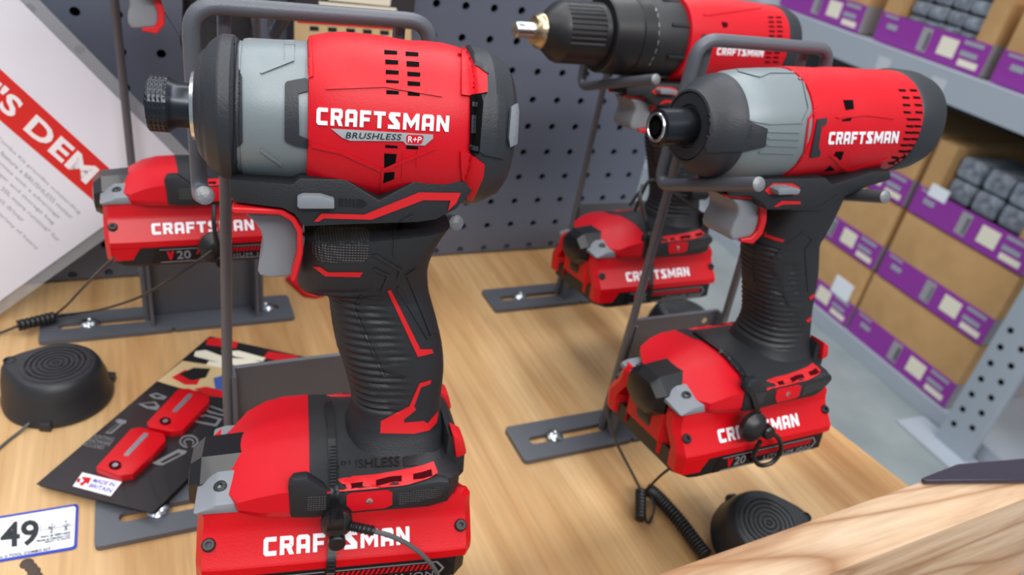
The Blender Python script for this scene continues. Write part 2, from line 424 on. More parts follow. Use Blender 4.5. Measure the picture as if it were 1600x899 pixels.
# pegboard
PY = 0.58705; SP = 0.0254; HX0 = 12.5684*SP; HZ0 = CAM_Z-4.4198*SP
def pegboard():
    x0, x1, z0, z1 = HX0-19.5*SP, HX0+5.62*SP, 0.0025, HZ0+4.5*SP
    bm = bmesh.new(); R_ = 0.0033
    nx0, nz0 = -19, -4
    cols = list(range(-19, 6)); rows = list(range(-4, 10))
    def sq(cx, cz, l, r, d, u):
        outer = []; inner = []
        for i in range(16):
            t = 2*math.pi*i/16; x, y = math.cos(t), math.sin(t)
            k = 1/max(abs(x), abs(y)); ox, oz = x*k, y*k
            outer.append((cx+(ox*r if ox > 0 else ox*l), cz+(oz*u if oz > 0 else oz*d))); inner.append((cx+R_*x, cz+R_*y))
        return outer, inner
    cache = {}
    def V(x, y, z):
        k = (round(x, 6), round(y, 6), round(z, 6))
        if k not in cache: cache[k] = bm.verts.new((x, y, z))
        return cache[k]
    h = SP/2
    for r in rows:
        cz = HZ0-r*SP
        d = min(h, cz-z0) if r < rows[-1] else cz-z0
        for cidx in cols:
            cx = HX0+cidx*SP
            rr = h if cidx < cols[-1] else x1-cx
            o, n = sq(cx, cz, h, rr, d, h)
            for i in range(16):
                j = (i+1) % 16
                bm.faces.new([V(o[i][0], PY, o[i][1]), V(o[j][0], PY, o[j][1]), V(n[j][0], PY, n[j][1]), V(n[i][0], PY, n[i][1])])
                bm.faces.new([V(n[i][0], PY, n[i][1]), V(n[j][0], PY, n[j][1]), V(n[j][0], PY+0.003, n[j][1]), V(n[i][0], PY+0.003, n[i][1])])
    mb = MB(); mb.bm(bm); bm.free()
    zt = HZ0+4*SP+h; xl = HX0-19*SP-h
    mb.box(x1-0.0015, x1, PY+0.0001, PY+0.02, z0, zt); mb.box(xl, x1, PY+0.0001, PY+0.02, z0, z0+0.0015)
    root = empty('pegboard', ((xl+x1)/2, PY, z0), 0, 'grey perforated steel pegboard standing behind the tools', 'pegboard')
    shift(mb, root.location); mb.build('perforated_sheet', M['peg'], root, 30)
    bk = MB(); bk.box(xl, x1, PY+0.022, PY+0.026, z0, zt); shift(bk, root.location); bk.build('dark_backing', M['hole'], root)  # near-black sheet added behind so the holes look dark
pegboard()

# ------------------------------------------------------------------ steel tool stands
def stand(x, y, label, legs, pins, posts, top, mid=None, slope=(0.46, 0.42)):
    """legs: x of the two cradle legs, y; pins: the two pin ends; posts: tops of the posts (all relative to the stand)"""
    root = empty('tool_stand', (x, y, 0), 0, label, 'tool stand', 'steel tool stands on the plywood')
    bm = bmesh.new()
    def rr(x0, x1, y0, y1, r, n=5):
        pts = []
        for cx, cy, a0 in ((x1-r, y1-r, 0), (x0+r, y1-r, 90), (x0+r, y0+r, 180), (x1-r, y0+r, 270)):
            for k in range(n+1):
                t = math.radians(a0+90*k/n); pts.append((cx+r*math.cos(t), cy+r*math.sin(t)))
        return pts
    # base bar with two slots: built in three pieces round each slot
    def slot_ring(x0, x1, s0, s1, cut0, cut1):
        out = rr(x0, x1, -0.0172, 0.0172, 0.003); inn = rr(s0, s1, -0.0036, 0.0036, 0.0034)
        lo = [bm.verts.new((a, b, 0.0003)) for a, b in out]; hi = [bm.verts.new((a, b, 0.0036)) for a, b in out]
        li = [bm.verts.new((a, b, 0.0003)) for a, b in inn]; h2 = [bm.verts.new((a, b, 0.0036)) for a, b in inn]
        n = len(out)
        for i in range(n):
            j = (i+1) % n
            bm.faces.new((hi[i], hi[j], h2[j], h2[i])); bm.faces.new((lo[j], lo[i], li[i], li[j]))
            bm.faces.new((lo[i], lo[j], hi[j], hi[i])); bm.faces.new((h2[i], h2[j], li[j], li[i]))
    slot_ring(-0.110, -0.0235, -0.0985, -0.036, 0, 0)
    slot_ring(-0.0236, 0.065, 0.034, 0.055, 0, 0)
    mb = MB(); mb.bm(bm); bm.free(); mb.build('base_plate', M['stand'], root, 30)
    for bx in (-0.079, 0.0455):
        bo = MB(); bo.lathe((bx, 0, 0.0036), (0, 0, 1), [(0, 0.0062), (0.0012, 0.0062), (0.0028, 0.0046), (0.0034, 0.0022), (0.0022, 0.0012)], 20); bo.build('bolt', M['zinc'], root)
    up = MB(); up.box(-0.0385, 0.0385, 0.004, 0.0065, 0.0037, 0.0935, 0.0004, 1)
    up.prism([(0.004, 0.0037), (-0.012, 0.0037), (-0.010, 0.030), (-0.004, 0.0935), (0.004, 0.0935)], -0.0385, -0.0362, lambda a, b, d: (d, a, b))
    up.prism([(0.004, 0.0037), (-0.012, 0.0037), (-0.010, 0.030), (-0.004, 0.0935), (0.004, 0.0935)], 0.0362, 0.0385, lambda a, b, d: (d, a, b))
    up.build('upright_plate', M['stand'], root)
    ho = MB(); ho.lathe((0.027, 0.0041, 0.086), (0, -1, 0), [(0, 0.0022), (0.0003, 0.0022)], 14); ho.build('plate_hole', M['tan'], root)
    r = 0.0033; R_ = 0.011; lx, rx, ly = legs
    for s, (tx_, ty_) in zip((-1, 1), posts):
        b0 = Vector((s*0.0405, -0.001, 0.0037)); b1 = Vector((s*0.0405, -0.001, 0.085)); t0 = Vector((tx_, ty_+0.0058, top-0.001))
        po = MB(); po.tube([b0, b1, b1+(Vector((s*0.0405, -0.001, mid))-b1 if mid else (t0-b1)*0.5), t0], 0.0026, 12); po.build('post', M['stand'], root)
    # cradle: inverted U whose legs turn towards the aisle as two rising pins
    raw = []
    (pxl, pyl, pzl), (pxr, pyr, pzr) = pins
    bl_ = Vector((lx, ly, pzl-(ly-pyl)*slope[0])); br_ = Vector((rx, ly, pzr-(ly-pyr)*slope[1]))
    corners = [Vector((pxl, pyl, pzl)), bl_, Vector((lx, ly, top)), Vector((rx, ly, top)), br_, Vector((pxr, pyr, pzr))]
    pts = [corners[0]]
    for q in range(1, 5):
        a, b, c = corners[q-1], corners[q], corners[q+1]; u = (a-b).normalized(); w = (c-b).normalized()
        for n_ in range(9):
            t = n_/8; pts.append((b+u*R_)*(1-t)**2+b*2*t*(1-t)+(b+w*R_)*t*t)
    pts.append(corners[5])
    cr = MB(); cr.tube(pts, r, 14); cro = cr.build('cradle_rod', M['stand'], root)
    for e, n_ in ((corners[0], corners[1]), (corners[5], corners[4])):
        d = (e-n_).normalized(); en = MB(); en.lathe(e-d*0.0002, d, [(0, r*0.99), (0.0006, r*0.99), (0.0009, r*0.85)], 16); en.build('cut_end', M['stand_end'], cro)
    return root
def rel(x, y, P): return tuple(round(q-o, 4) for q, o in zip(P, (x, y, 0)))
stand(0.0677, 0.325, 'grey steel stand whose rod cradles the large red impact driver in front',
      (0.0178-0.0677, 0.1100-0.0677, 0.300-0.325), (rel(0.0677, 0.325, (0.0163, 0.2500, 0.2300)), rel(0.0677, 0.325, (0.1108, 0.2500, 0.2148))), ((0.0300-0.0677, 0.300-0.325), (0.0980-0.0677, 0.300-0.325)), 0.2822)
stand(0.319, 0.3235, 'grey steel stand cradling the impact driver at the right of the tabletop',
      (0.2425-0.319, 0.3310-0.319, 0.2918-0.3235), (rel(0.319, 0.3235, (0.2345, 0.2185, 0.2430)), rel(0.319, 0.3235, (0.3205, 0.2195, 0.2338))), ((0.2535-0.319, 0.2918-0.3235), (0.3180-0.319, 0.2918-0.3235)), 0.2855)
stand(0.373, 0.4995, 'grey steel stand under the drill with the black chuck, against the pegboard',
      (-0.0868, 0.004, -0.0400), ((-0.0895, -0.1285, 0.2430), (0.0000, -0.1275, 0.2338)), ((-0.0385, -0.0400), (0.000, -0.0400)), 0.2855, 0.215, (0.37, 0.37))
stand(0.030, 0.519, 'grey steel stand behind the white sign, under the tool cut off by the top edge',
      (-0.058, 0.046, -0.0325), ((-0.060, -0.105, 0.2900), (0.042, -0.104, 0.2560)), ((-0.0385, -0.0325), (0.036, -0.0325)), 0.3285, 0.29)
# ------------------------------------------------------------------ the power tools
def mirror(pts): return pts+[(u, -v) for u, v in reversed(pts)]
def stack(levels):
    """levels: (z, plan outline)"""
    mb = MB(); mb.loft([[(u, v, z) for u, v in pl] for z, pl in levels]); return mb
HEX = [(math.cos(math.pi/3*k), math.sin(math.pi/3*k)) for k in range(6)]
def screw(mb, p, ax, r, h=0.001):
    mb.lathe(p, ax, [(0, r), (h*0.7, r), (h, r*0.8), (h, r*0.42), (h*0.3, r*0.38)], 18)

def battery(root):
    """slide-on battery, origin under its middle, 107 x 74 x 37 mm"""
    full = mm((-53, -15), (-47.5, -22), (-53.5, -26), (-54, -32), (-51.5, -36.5), (-44, -37), (44, -37), (51, -36.5), (54, -32), (53.5, -24), (50, -18))
    def sc(pl, dv, du=0.0, keep=0.022):
        out = []
        for u, v in pl:
            out.append((u*(1-du), v+dv if abs(v) > keep else v))
        return out
    def boss(dv):
        return [(u, v+(dv if abs(u) < 0.046 and abs(v) > 0.03 else dv*0.35 if abs(v) > 0.03 else 0)) for u, v in full]
    top = lambda dv, du=0.0, kv=0.026: [(u*(1-du), math.copysign(max(0.0, abs(v)-(dv if abs(v) > kv else 0)), v)) for u, v in full]
    rb = stack([(0.0118, mirror(sc(full, 0.0006))), (0.0126, mirror(full)), (0.0160, mirror(full)), (0.0172, mirror(top(0.0006))), (0.0268, mirror(top(0.0075))),
                (0.0300, mirror(top(0.0083, 0.006))), (0.0345, mirror(top(0.0086, 0.010))), (0.0372, mirror(top(0.0092, 0.045)))])
    sk = mm((-53, -15), (-47.5, -22), (-53.5, -26), (-54, -32), (-51.5, -36.5), (-44, -37), (-36, -37), (-36, -15)); sk2 = mm((-52.6, -15), (-47.2, -22), (-53.2, -26), (-53.6, -32), (-51.2, -36.3), (-44, -36.8), (-40, -36.8), (-40, -15))
    for s in (1, -1): rb.loft([[(u, v*s, z) for u, v in pl] for z, pl in ((0.0050, sk2), (0.0058, sk2), (0.0122, sk))])
    o = rb.build('battery', M['red_batt'], root, 22)
    base = mm((-51.5, -14), (-51.5, -28), (-46, -35.5), (-41, -36.3), (47, -36.3), (52, -31), (52.5, -20))
    bb = stack([(0.0, mirror([(u*0.95, v*0.95) for u, v in base])), (0.0018, mirror(base)), (0.0124, mirror(base))])
    bo = bb.build('battery_base', M['black'], o, 25)
    bvb = bvh_of([bo]); bv = bvh_of([o])
    for s in (-1, 1):
        lp = bm_polys([mm((-31, 2.0), (-28.5, 11.2), (42, 11.2), (45.5, 7.2), (43, 2.0))])
        pl = lay('label_panel', lp, side(s), bvb, 0.0004, M['gloss'], o, 0.03)
        bvl = bvh_of([pl])
        def put(nm, bm, x0, x1, z0, z1, m, t=0.0002):
            f = (lambda x, y: ((x0+(x1-x0)*x)*(1 if s < 0 else -1)+(0 if s < 0 else 0.0), z0+(z1-z0)*y))
            if s > 0: f = lambda x, y: (x1+x0-(x0+(x1-x0)*x)-(x0+x1)+((x0+x1) if True else 0), z0+(z1-z0)*y)
            return lay(nm, place(bm, f), side(s), bvl, t, m, o, 0.004)
        put('voltage_letter', bm_polys([[(0, 1), (.35, 1), (.5, .4), (.65, 1), (1, 1), (.62, 0), (.38, 0)]]), -0.0225, -0.0185, 0.0040, 0.0092, M['red'])
        put('voltage_number', bm_text('20', 0.01), -0.0172, -0.0095, 0.0040, 0.0092, M['print_grey'])
        hb = bm_polys([[(k/22, 0), (k/22+0.022, 0), (k/22+0.05, 1), (k/22+0.028, 1)] for k in range(22)])
        put('hatch_print', hb, -0.0065, 0.038, 0.0068, 0.0095, M['red'])
        put('panel_lettering', bm_text('LITHIUM ION', 0.0, 0, 1.15), 0.004, 0.038, 0.0030, 0.0056, M['print_grey'])
        ed = bm_polys([[(0, 0), (.955, 0), (.95, .05), (.004, .05)], [(0, 1), (.955, 1), (.95, .95), (.004, .95)], [(.955, 0), (1, .55), (.988, .55), (.945, .05)], [(.955, 1), (1, .55), (.988, .55), (.945, .95)]])
        put('panel_outline', ed, -0.0262, 0.0425, 0.0024, 0.0106, M['print_grey'])
        lg = bm_logo('CRAFTSMAN')
        f = (lambda x, y: (-0.0293+0.0566*x, 0.0194+0.0056*y)) if s < 0 else (lambda x, y: (0.0273-0.0566*x, 0.0194+0.0056*y))
        lay('brand_lettering', place(lg, f), side(s), bv, 0.0003, M['white'], o, 0.003)
        for u in (-0.0492, 0.0488):
            sm = MB(); screw(sm, (u, s*0.0312, 0.0236), (0, s*0.62, 0.8), 0.0026, 0.0016); sm.build('battery_screw', M['black'], o)
    lt = MB(); lt.prism(mm((-52.5, 13), (-53.8, 18), (-53.3, 33), (-50, 36), (-46, 36), (-46, 13)), -0.0065, 0.0065, UVW, 0.0014); lt.build('release_button', M['black'], o)
    return o

def foot(root, collar_v=0.0165):
    """grip foot above the battery: red nose shroud, lamp, rubber heel"""
    def sec(u, zb, hb, hm, zm, ht, zt):
        hf = [(-hb, zb), (-hm, zb+3), (-hm, zm), (-ht, zt-2.5), (-ht*0.62, zt-0.4), (-ht*0.25, zt)]
        return [(u*0.001, v*0.001, z*0.001) for v, z in hf]+[(u*0.001, -v*0.001, z*0.001) for v, z in reversed(hf)]
    sh = MB(); sh.loft([sec(-48, 38, 11, 13, 40, 9, 42), sec(-45.5, 37, 17, 19, 41, 10, 45), sec(-38.5, 36.6, 29, 31.5, 43, 13, 48.8), sec(-31, 36.5, 32.2, 33.6, 46.5, 15, 51.5), sec(-23, 36.3, 33, 34.3, 48.5, 17, 53.5), sec(-12.5, 36.3, 33.4, 34.6, 49, 18.5, 54)])
    s_ = sh.build('nose_shroud', M['red'], root, 18)
    rb = MB(); rb.loft([sec(-12.6, 36.3, 33.2, 34.5, 49, 18.7, 54.3), sec(-6, 36.3, 33.4, 34.4, 49, 18.7, 55), sec(10, 36.3, 33.4, 34.4, 49, 19, 56.5), sec(34, 36.3, 33, 34, 49.5, 18.5, 56.5), sec(42, 36.8, 31, 32, 49, 16, 54.5), sec(47, 38, 25, 26.5, 47, 12, 51.5)])
    r_ = rb.build('rubber_heel', M['rubber'], root, 24)
    for s in (-1, 1):
        bp = MB(); bp.prism(mm((-19.8, 37), (-20.4, 46), (-18.5, 48), (-6, 48), (20, 48), (41, 49), (42.6, 47), (39, 42.6), (32.4, 38.4), (-11.7, 36.2)) if s > 0 else mm((-19.8, 37), (-20.6, 52), (-19, 55), (-13.5, 55.5), (-6, 48.9), (0.8, 47.6), (20, 48.4), (36.7, 50.2), (41, 49.6), (42.6, 46.4), (39, 42.6), (32.4, 38.4), (-11.7, 36.2)), s*0.0300, s*0.0354, UVW, 0.0018)
        bo = bp.build('side_bumper', M['rubber'], r_, 30); bb = bvh_of([bo]); fb = bvh_of([r_])
        tb_ = lay('screw_tab', bm_polys([mm((1, 46.2), (2.8, 47.2), (16.1, 47.5), (18.5, 46.5), (18.8, 40.8), (16.1, 39.4), (3.6, 38.9), (1.2, 42.2))]), side(s), bb, 0.0005, M['red'], r_, 0.006)
        sc_ = MB(); screw(sc_, (0.0098, s*0.0357, 0.0432), (0, s, 0), 0.0014, 0.0006); sc_.build('tab_screw', M['steel'], tb_)
        for gp_ in (mm((-13.7, 47.2), (-6.2, 46.8), (-6.4, 40.5), (-13.6, 40.6)), mm((20.8, 45.9), (40.0, 48.2), (40.2, 43.6), (37.5, 42.8), (21.2, 40.2))): lay('grip_patch', bm_polys([gp_]), side(s), bb, 0.0002, M['dots'], r_, 0.006)
        sl = lay('red_vent_strip', bm_polys([mm((-6.4, 48.3), (-2.2, 50.0), (36.0, 52.0), (37.0, 50.3), (20, 48.7), (-6.2, 47.9))]), side(s), bvh_of([r_, bo]), 0.0006, M['red_trim'], r_, 0.005)
        lay('vent_slots', bm_polys([mm((-0.4, 49.6), (7.3, 50.0), (7.0, 49.1), (-0.7, 48.8)), mm((12.4, 50.3), (22.5, 50.8), (22.2, 49.8), (12.1, 49.3)), mm((27.0, 51.0), (34.6, 51.4), (34.6, 50.5), (26.9, 50.1))]), side(s), bvh_of([sl]), 0.0002, M['red_slot'], sl, 0.005)
        bz = MB(); bz.prism(mm((-54.5, 36.4), (-54.5, 39.5), (-47, 44.5), (-40, 45), (-37.5, 44), (-37.5, 36.4)) if s < 0 else mm((-52.5, 33), (-52.5, 36), (-47, 38.5), (-40, 39), (-37.5, 38), (-37.5, 33)), s*0.0130, s*0.0292, UVW, 0.0012)
        for v in bz.v:
            if v.z > 0.0375: v.z -= (abs(v.y)-0.013)/0.0162*0.0040*min(1, (v.z-0.0375)/0.004)
        bzo = bz.build('lamp_bezel', M['grey'], root, 30)
        sc_ = MB(); screw(sc_, (-0.0455, s*0.0205, 0.0424 if s < 0 else 0.0376), (-0.2, s*0.28, 0.8), 0.0025, 0.0010); sc_.build('bezel_screw', M['black'], bzo)
    ln = MB(); oc = lambda w, h, k: [(w, -h*k), (w, h*k), (w*k, h), (-w*k, h), (-w, h*k), (-w, -h*k), (-w*k, -h), (w*k, -h)]
    ln.loft([[(u, a, zc+b) for a, b in oc(w, h, 0.45)] for u, w, h, zc in ((-0.038, 0.0160, 0.0130, 0.0355), (-0.0535, 0.0158, 0.0120, 0.0350), (-0.0580, 0.0128, 0.0088, 0.0342), (-0.0588, 0.0075, 0.0048, 0.0338))]); ln.build('lamp_lens', M['gloss'], root, 24)
    lg = MB(); lg.prism(mm((42, 38), (42, 62), (46.5, 59), (50.5, 51), (51, 42), (48, 38)), -0.020, 0.020, UVW, 0.002); lgo = lg.build('rear_lug', M['rubber'], r_, 30)
    for s in (-1, 1):
        rl = MB(); rl.prism(mm((43.5, 63), (48.5, 60), (50.5, 53), (46, 51)), s*0.012, s*0.0225, UVW, 0.0012); rl.build('red_heel_corner', M['red_trim'], r_)
    return s_, r_

def taper(mb, u0=-0.026, u1=-0.058, k=0.55):
    for v in mb.v:
        f = min(1, max(0, (u0-v.x)/(u0-u1))); v.y *= 1-(1-k)*f
def grip(root, rings, hv, ribs, name='grip', n=2.5, N=64, K=170, amp=0.0009, pitch=0.0031, ntop=None):
    """handle lofted through (front (u,w), rear (u,w), half width); ribs: outlines in (u,w) where the rubber is ribbed"""
    def at(t):
        x = t*(len(rings)-1); i = min(int(x), len(rings)-2); f = x-i
        P = [rings[max(0, i-1)], rings[i], rings[i+1], rings[min(len(rings)-1, i+2)]]
        def cr(g):
            a, b, c, d = [g(p) for p in P]; return 0.5*((2*b)+(c-a)*f+(2*a-5*b+4*c-d)*f*f+(3*b-a-3*c+d)*f**3)
        return (cr(lambda p: p[0][0]), cr(lambda p: p[0][1])), (cr(lambda p: p[1][0]), cr(lambda p: p[1][1])), cr(lambda p: p[2])
    out = []
    for k in range(K):
        a, b, h = at(k/(K-1)); c = ((a[0]+b[0])/2, (a[1]+b[1])/2); r = math.hypot(b[0]-a[0], b[1]-a[1])/2
        ax = Vector((b[0]-a[0], 0, b[1]-a[1])).normalized()
        f_ = min(1.0, k/(K-1)*(len(rings)-1)/3.0); f_ = f_*f_*(3-2*f_)
        ring = sell(c[0], 0, c[1], ax, (0, 1, 0), r, h, n if ntop is None else ntop+(n-ntop)*f_, N)
        for i, p in enumerate(ring):
            if any(inside(p.x, p.z, q) for q in ribs):
                d = Vector((p.x-c[0], p.y, p.z-c[1])).normalized()
                ring[i] = p-d*amp*(0.5+0.5*math.cos(2*math.pi*p.z/pitch))
        out.append(ring)
    mb = MB(); mb.loft(out); return mb.build(name, M['rubber'], root, 60)

def revolve(root, name, m, prof, cz, n=2.0, N=72, k=1.0, angle=30, lobes=None):
    """round housing part along u: prof = (u, r)"""
    mb = MB(); rings = []
    for u, r in prof:
        ring = sell(u, 0, cz, (0, 1, 0), (0, 0, 1), r*k, r, n, N)
        rings.append(ring)
    mb.loft(rings); return mb.build(name, m, root, angle)

def knurl(root, name, u0, u1, r, cz, m, depth=0.00045, N=84, K=13):
    mb = MB(); prof = [(u0, r*0.8), (u0+0.0003, r*0.97)]+[(u0+0.0006+(u1-u0-0.0012)*k/(K-1), r) for k in range(K)]+[(u1, r*0.97)]
    q = 2*math.pi*13; L = (u1-u0)
    def mod(t, a):
        if t < u0+0.0005 or t > u1-0.0005: return 0
        x = a*14; y = (t-u0)/L*math.pi*5
        return -depth*(1-max(abs(math.cos((x+y)/1)), abs(math.cos((x-y)/1))))*2
    mb.lathe((0, 0, cz), (1, 0, 0), prof, N, True, mod); return mb.build(name, m, root, 50)

def tool(name, axis, yaw, roll, H, u0, label, cat, group=None):
    y, r = math.radians(yaw), math.radians(roll)
    Rm = Matrix.Rotation(y, 3, 'Z') @ Matrix.Rotation(r, 3, 'X')
    loc = Vector(axis)-Rm @ Vector((-u0, 0, H))
    o = empty(name, loc, 0, label, cat, group); o.rotation_euler = (r, 0, y)
    return o, Frame(o)
# ---- the large impact driver in front
drv, F = tool('impact_driver', (0.075, 0.25, 0.258), -10.5, -8.2, 0.184, -0.0085,
              'large red and black impact driver with a knurled collet and a brushless badge', 'impact driver', 'power tools on display')
battery(drv); foot(drv)
CZ = 0.184
z1 = zoom(200, 0, 2.497); z2 = zoom(260, 270, 2.496); z3 = zoom(270, 560, 2.652)
knurl(drv, 'collet', -0.0662, -0.0598, 0.0093, CZ-0.0004, M['chuck'], 0.0003)
nk = revolve(drv, 'collet_neck', M['chuck'], [(-0.0600, 0.0088), (-0.0588, 0.0082), (-0.0574, 0.0074), (-0.0530, 0.0074), (-0.0528, 0.0080), (-0.0520, 0.0080)], CZ-0.0004)
bw = MB(); bw.lathe((-0.0663, 0, CZ-0.0004), (-1, 0, 0), [(0, 0.0062), (0.0004, 0.006), (0.0006, 0.0036), (-0.004, 0.0034)], 6); bw.build('bit_socket', M['hole'], drv)
revolve(drv, 'nose_ring', M['steel'], [(-0.0528, 0.0084), (-0.0526, 0.0112), (-0.0514, 0.0116), (-0.0505, 0.0105)], CZ-0.0002)
nose = revolve(drv, 'nose_bumper', M['nose'], [(-0.0508, 0.0100), (-0.0512, 0.0135), (-0.0506, 0.0158), (-0.0492, 0.0180), (-0.0484, 0.0186), (-0.0480, 0.0192), (-0.0470, 0.0208), (-0.0452, 0.0224), (-0.0434, 0.0236), (-0.0428, 0.0238), (-0.0396, 0.0239), (-0.0384, 0.0230), (-0.0376, 0.0215)], CZ, angle=14)
case = revolve(drv, 'gear_case', M['case'], [(-0.0382, 0.0222), (-0.0366, 0.0222), (-0.0364, 0.0229), (-0.0350, 0.0233), (-0.0290, 0.0236), (-0.0210, 0.0240), (-0.0150, 0.0243), (-0.0120, 0.0243)], CZ)
hous = revolve(drv, 'motor_housing', M['red'], [(-0.0160, 0.0240), (-0.0158, 0.0258), (-0.0150, 0.0262), (-0.0100, 0.0276), (-0.0040, 0.0285), (0.0020, 0.0286), (0.0090, 0.0286), (0.0150, 0.0281), (0.0180, 0.0280), (0.0230, 0.0284), (0.0300, 0.0284), (0.0350, 0.0277), (0.0375, 0.0268), (0.0378, 0.0240)], CZ, n=2.12, angle=40)
cap = revolve(drv, 'rear_cap', M['nose'], [(0.0360, 0.0250), (0.0375, 0.0262), (0.0390, 0.0280), (0.0410, 0.0284), (0.0450, 0.0280), (0.0478, 0.0268), (0.0520, 0.0246), (0.0542, 0.0216), (0.0556, 0.0170), (0.0560, 0.0120)], CZ, n=2.12, angle=14)
# clamshell under the motor, and the grip
cl = [F.uw(x, y, -0.024) for x, y in z2([(240, 42), (490, 47), (520, 22), (700, 27), (830, 108), (960, 38), (1050, 8), (1160, 8), (1205, 60), (1130, 145), (1050, 186), (980, 196), (700, 205), (545, 212), (528, 205), (500, 165), (450, 140), (262, 134), (247, 112)])]
cm = MB(); cm.prism(cl, -0.0240, 0.0240, UVW, 0.0026, 2); taper(cm); clam = cm.build('clamshell', M['rubber'], drv, 30)
P = lambda pts, v=-0.0165: [F.uw(x, y, v) for x, y in z2(pts)]
lr = [((538, 205), (1085, 158)), ((538, 300), (1038, 238)), ((512, 412), (1012, 340)), ((600, 436), (1018, 440)), ((630, 480), (1030, 490)), ((643, 570), (1052, 570)), ((662, 660), (1070, 655)), ((690, 740), (1075, 740)), ((720, 860), (1064, 850))]
hv = [0.0243, 0.0230, 0.0196, 0.0166, 0.0164, 0.0166, 0.0170, 0.0172, 0.0172]
rings = [(P([a], 0)[0], P([b], 0)[0], h) for (a, b), h in zip(lr, hv)]
rings += [((0.0036, 0.0620), (0.0415, 0.0625), 0.0184), ((0.0022, 0.0560), (0.0435, 0.0565), 0.0206), ((0.0005, 0.0500), (0.0450, 0.0500), 0.0235)]
ribA = P([(600, 440), (755, 455), (768, 480), (738, 530), (840, 775), (925, 800), (930, 850), (895, 940), (700, 940), (560, 700)])
ribB = P([(775, 545), (820, 497), (940, 740), (872, 752)])
gr = grip(drv, rings, None, [ribA, ribB], n=2.7, ntop=4.5)
bvg = bvh_of([gr, clam]); proj = F.proj
def on(nm, polys, bvh, t, m, par, z=z2, ml=5.0, raw=False):
    return lay(nm, polys if raw else bm_polys([z(p) for p in polys]), proj, bvh, t, m, par, ml)
tr = MB(); tr.prism([F.uw(x, y, -0.0095) for x, y in z2([(310, 152), (440, 150), (490, 175), (512, 215), (512, 300), (488, 388), (470, 392), (400, 397), (366, 388), (357, 370), (362, 340), (377, 290), (378, 250), (370, 218), (345, 180)])], -0.0130, 0.0130, UVW, 0.0034, 3)
tr.build('trigger', M['trigger'], drv, 40)
gp = [F.uw(x, y, -0.019) for x, y in z2([(255, 124), (455, 134), (505, 165), (531, 212), (533, 300), (508, 402), (498, 416), (484, 405), (486, 390), (510, 302), (509, 218), (486, 178), (442, 154), (262, 148)])]
for a_, b_ in ((-0.0228, -0.0150), (0.0150, 0.0228)):
    gd = MB(); gd.prism(gp, a_, b_, UVW, 0.0005, 1); gd.build('trigger_guard_trim', M['red_trim'], drv)
sw = MB(); sp_ = [F.uw(x, y, -0.026) for x, y in z2([(510, 97), (530, 87), (600, 88), (655, 104), (655, 138), (520, 138), (510, 130)])]
sw.prism(sp_, -0.0275, 0.0275, UVW, 0.0010, 2); sw.build('direction_switch', M['grey'], drv)
bvc = bvh_of([clam, gr])
on('arrow_mark', [[(672, 102), (690, 102), (690, 132), (672, 132)], [(697, 102), (706, 102), (706, 134), (697, 134)], [(712, 103), (721, 103), (721, 135), (712, 135)], [(727, 104), (736, 104), (736, 136), (727, 136)], [(742, 104), (764, 105), (784, 124), (764, 137), (742, 137)]], bvc, 0.0003, M['emboss'], clam)
on('red_stripe', [[(575, 191), (605, 160), (770, 165), (985, 78), (1148, 80), (1130, 120), (1098, 148), (1108, 109), (1002, 108), (800, 184), (615, 179), (592, 192)]], bvc, 0.0005, M['red_trim'], gr)
on('red_stripe', [[(572, 367), (600, 370), (630, 390), (765, 390), (755, 408), (620, 405)]], bvg, 0.0004, M['red_trim'], gr)
on('red_stripe', [[(862, 463), (875, 458), (990, 690), (1035, 690), (1040, 705), (980, 720)]], bvg, 0.0004, M['red_trim'], gr)
allb = bvh_of([gr]+[o for o in kids(drv) if o.name.startswith('rubber_heel')])
on('red_stripe', [[(1070, 92), (1022, 105), (980, 200), (862, 262), (860, 312), (1000, 314), (1062, 300), (1092, 268), (1098, 222), (1055, 272), (1040, 262), (958, 268), (958, 255), (1008, 214), (1000, 200), (1028, 122), (1066, 108)]], allb, 0.0004, M['red_trim'], gr, z3)
on('grip_patch', [[(572, 235), (600, 212), (775, 216), (792, 230), (792, 325), (765, 352), (600, 352), (572, 318)]], bvg, 0.0003, M['dots'], gr)
lines = [[(800, 322), (822, 320), (920, 380), (905, 420), (898, 416), (908, 384)], [(808, 372), (872, 400), (845, 468), (836, 464), (860, 404), (806, 380)],
         [(905, 448), (1020, 640), (1060, 628), (1060, 636), (1016, 650), (898, 452)], [(888, 205), (960, 165), (964, 171), (896, 212), (892, 330), (884, 326)], [(765, 480), (735, 530), (850, 785), (925, 795), (925, 803), (845, 795), (728, 530), (758, 478)],
         [(935, 400), (970, 376), (974, 384), (944, 408), (1040, 640), (1032, 643)]]
on('moulded_line', lines, bvg, 0.0006, M['rubber_line'], gr)
# embossed word on the heel, seen behind the zip tie
heel = [o for o in kids(drv) if o.name.startswith('rubber_heel')][0]; bvh_heel = bvh_of([heel])
emb = bm_text('BRUSHLESS', 0.005); on('embossed_lettering', place(emb, quad((520, 723), (624.5, 713.5), (624.5, 729), (520, 735))), bvh_heel, 0.0005, M['emboss'], heel, raw=True, ml=3)
on('embossed_badge', [[(630, 711.5), (655, 709), (656, 724), (653, 728), (630, 729)]], bvh_heel, 0.00025, M['emboss'], heel, z=lambda p: p)
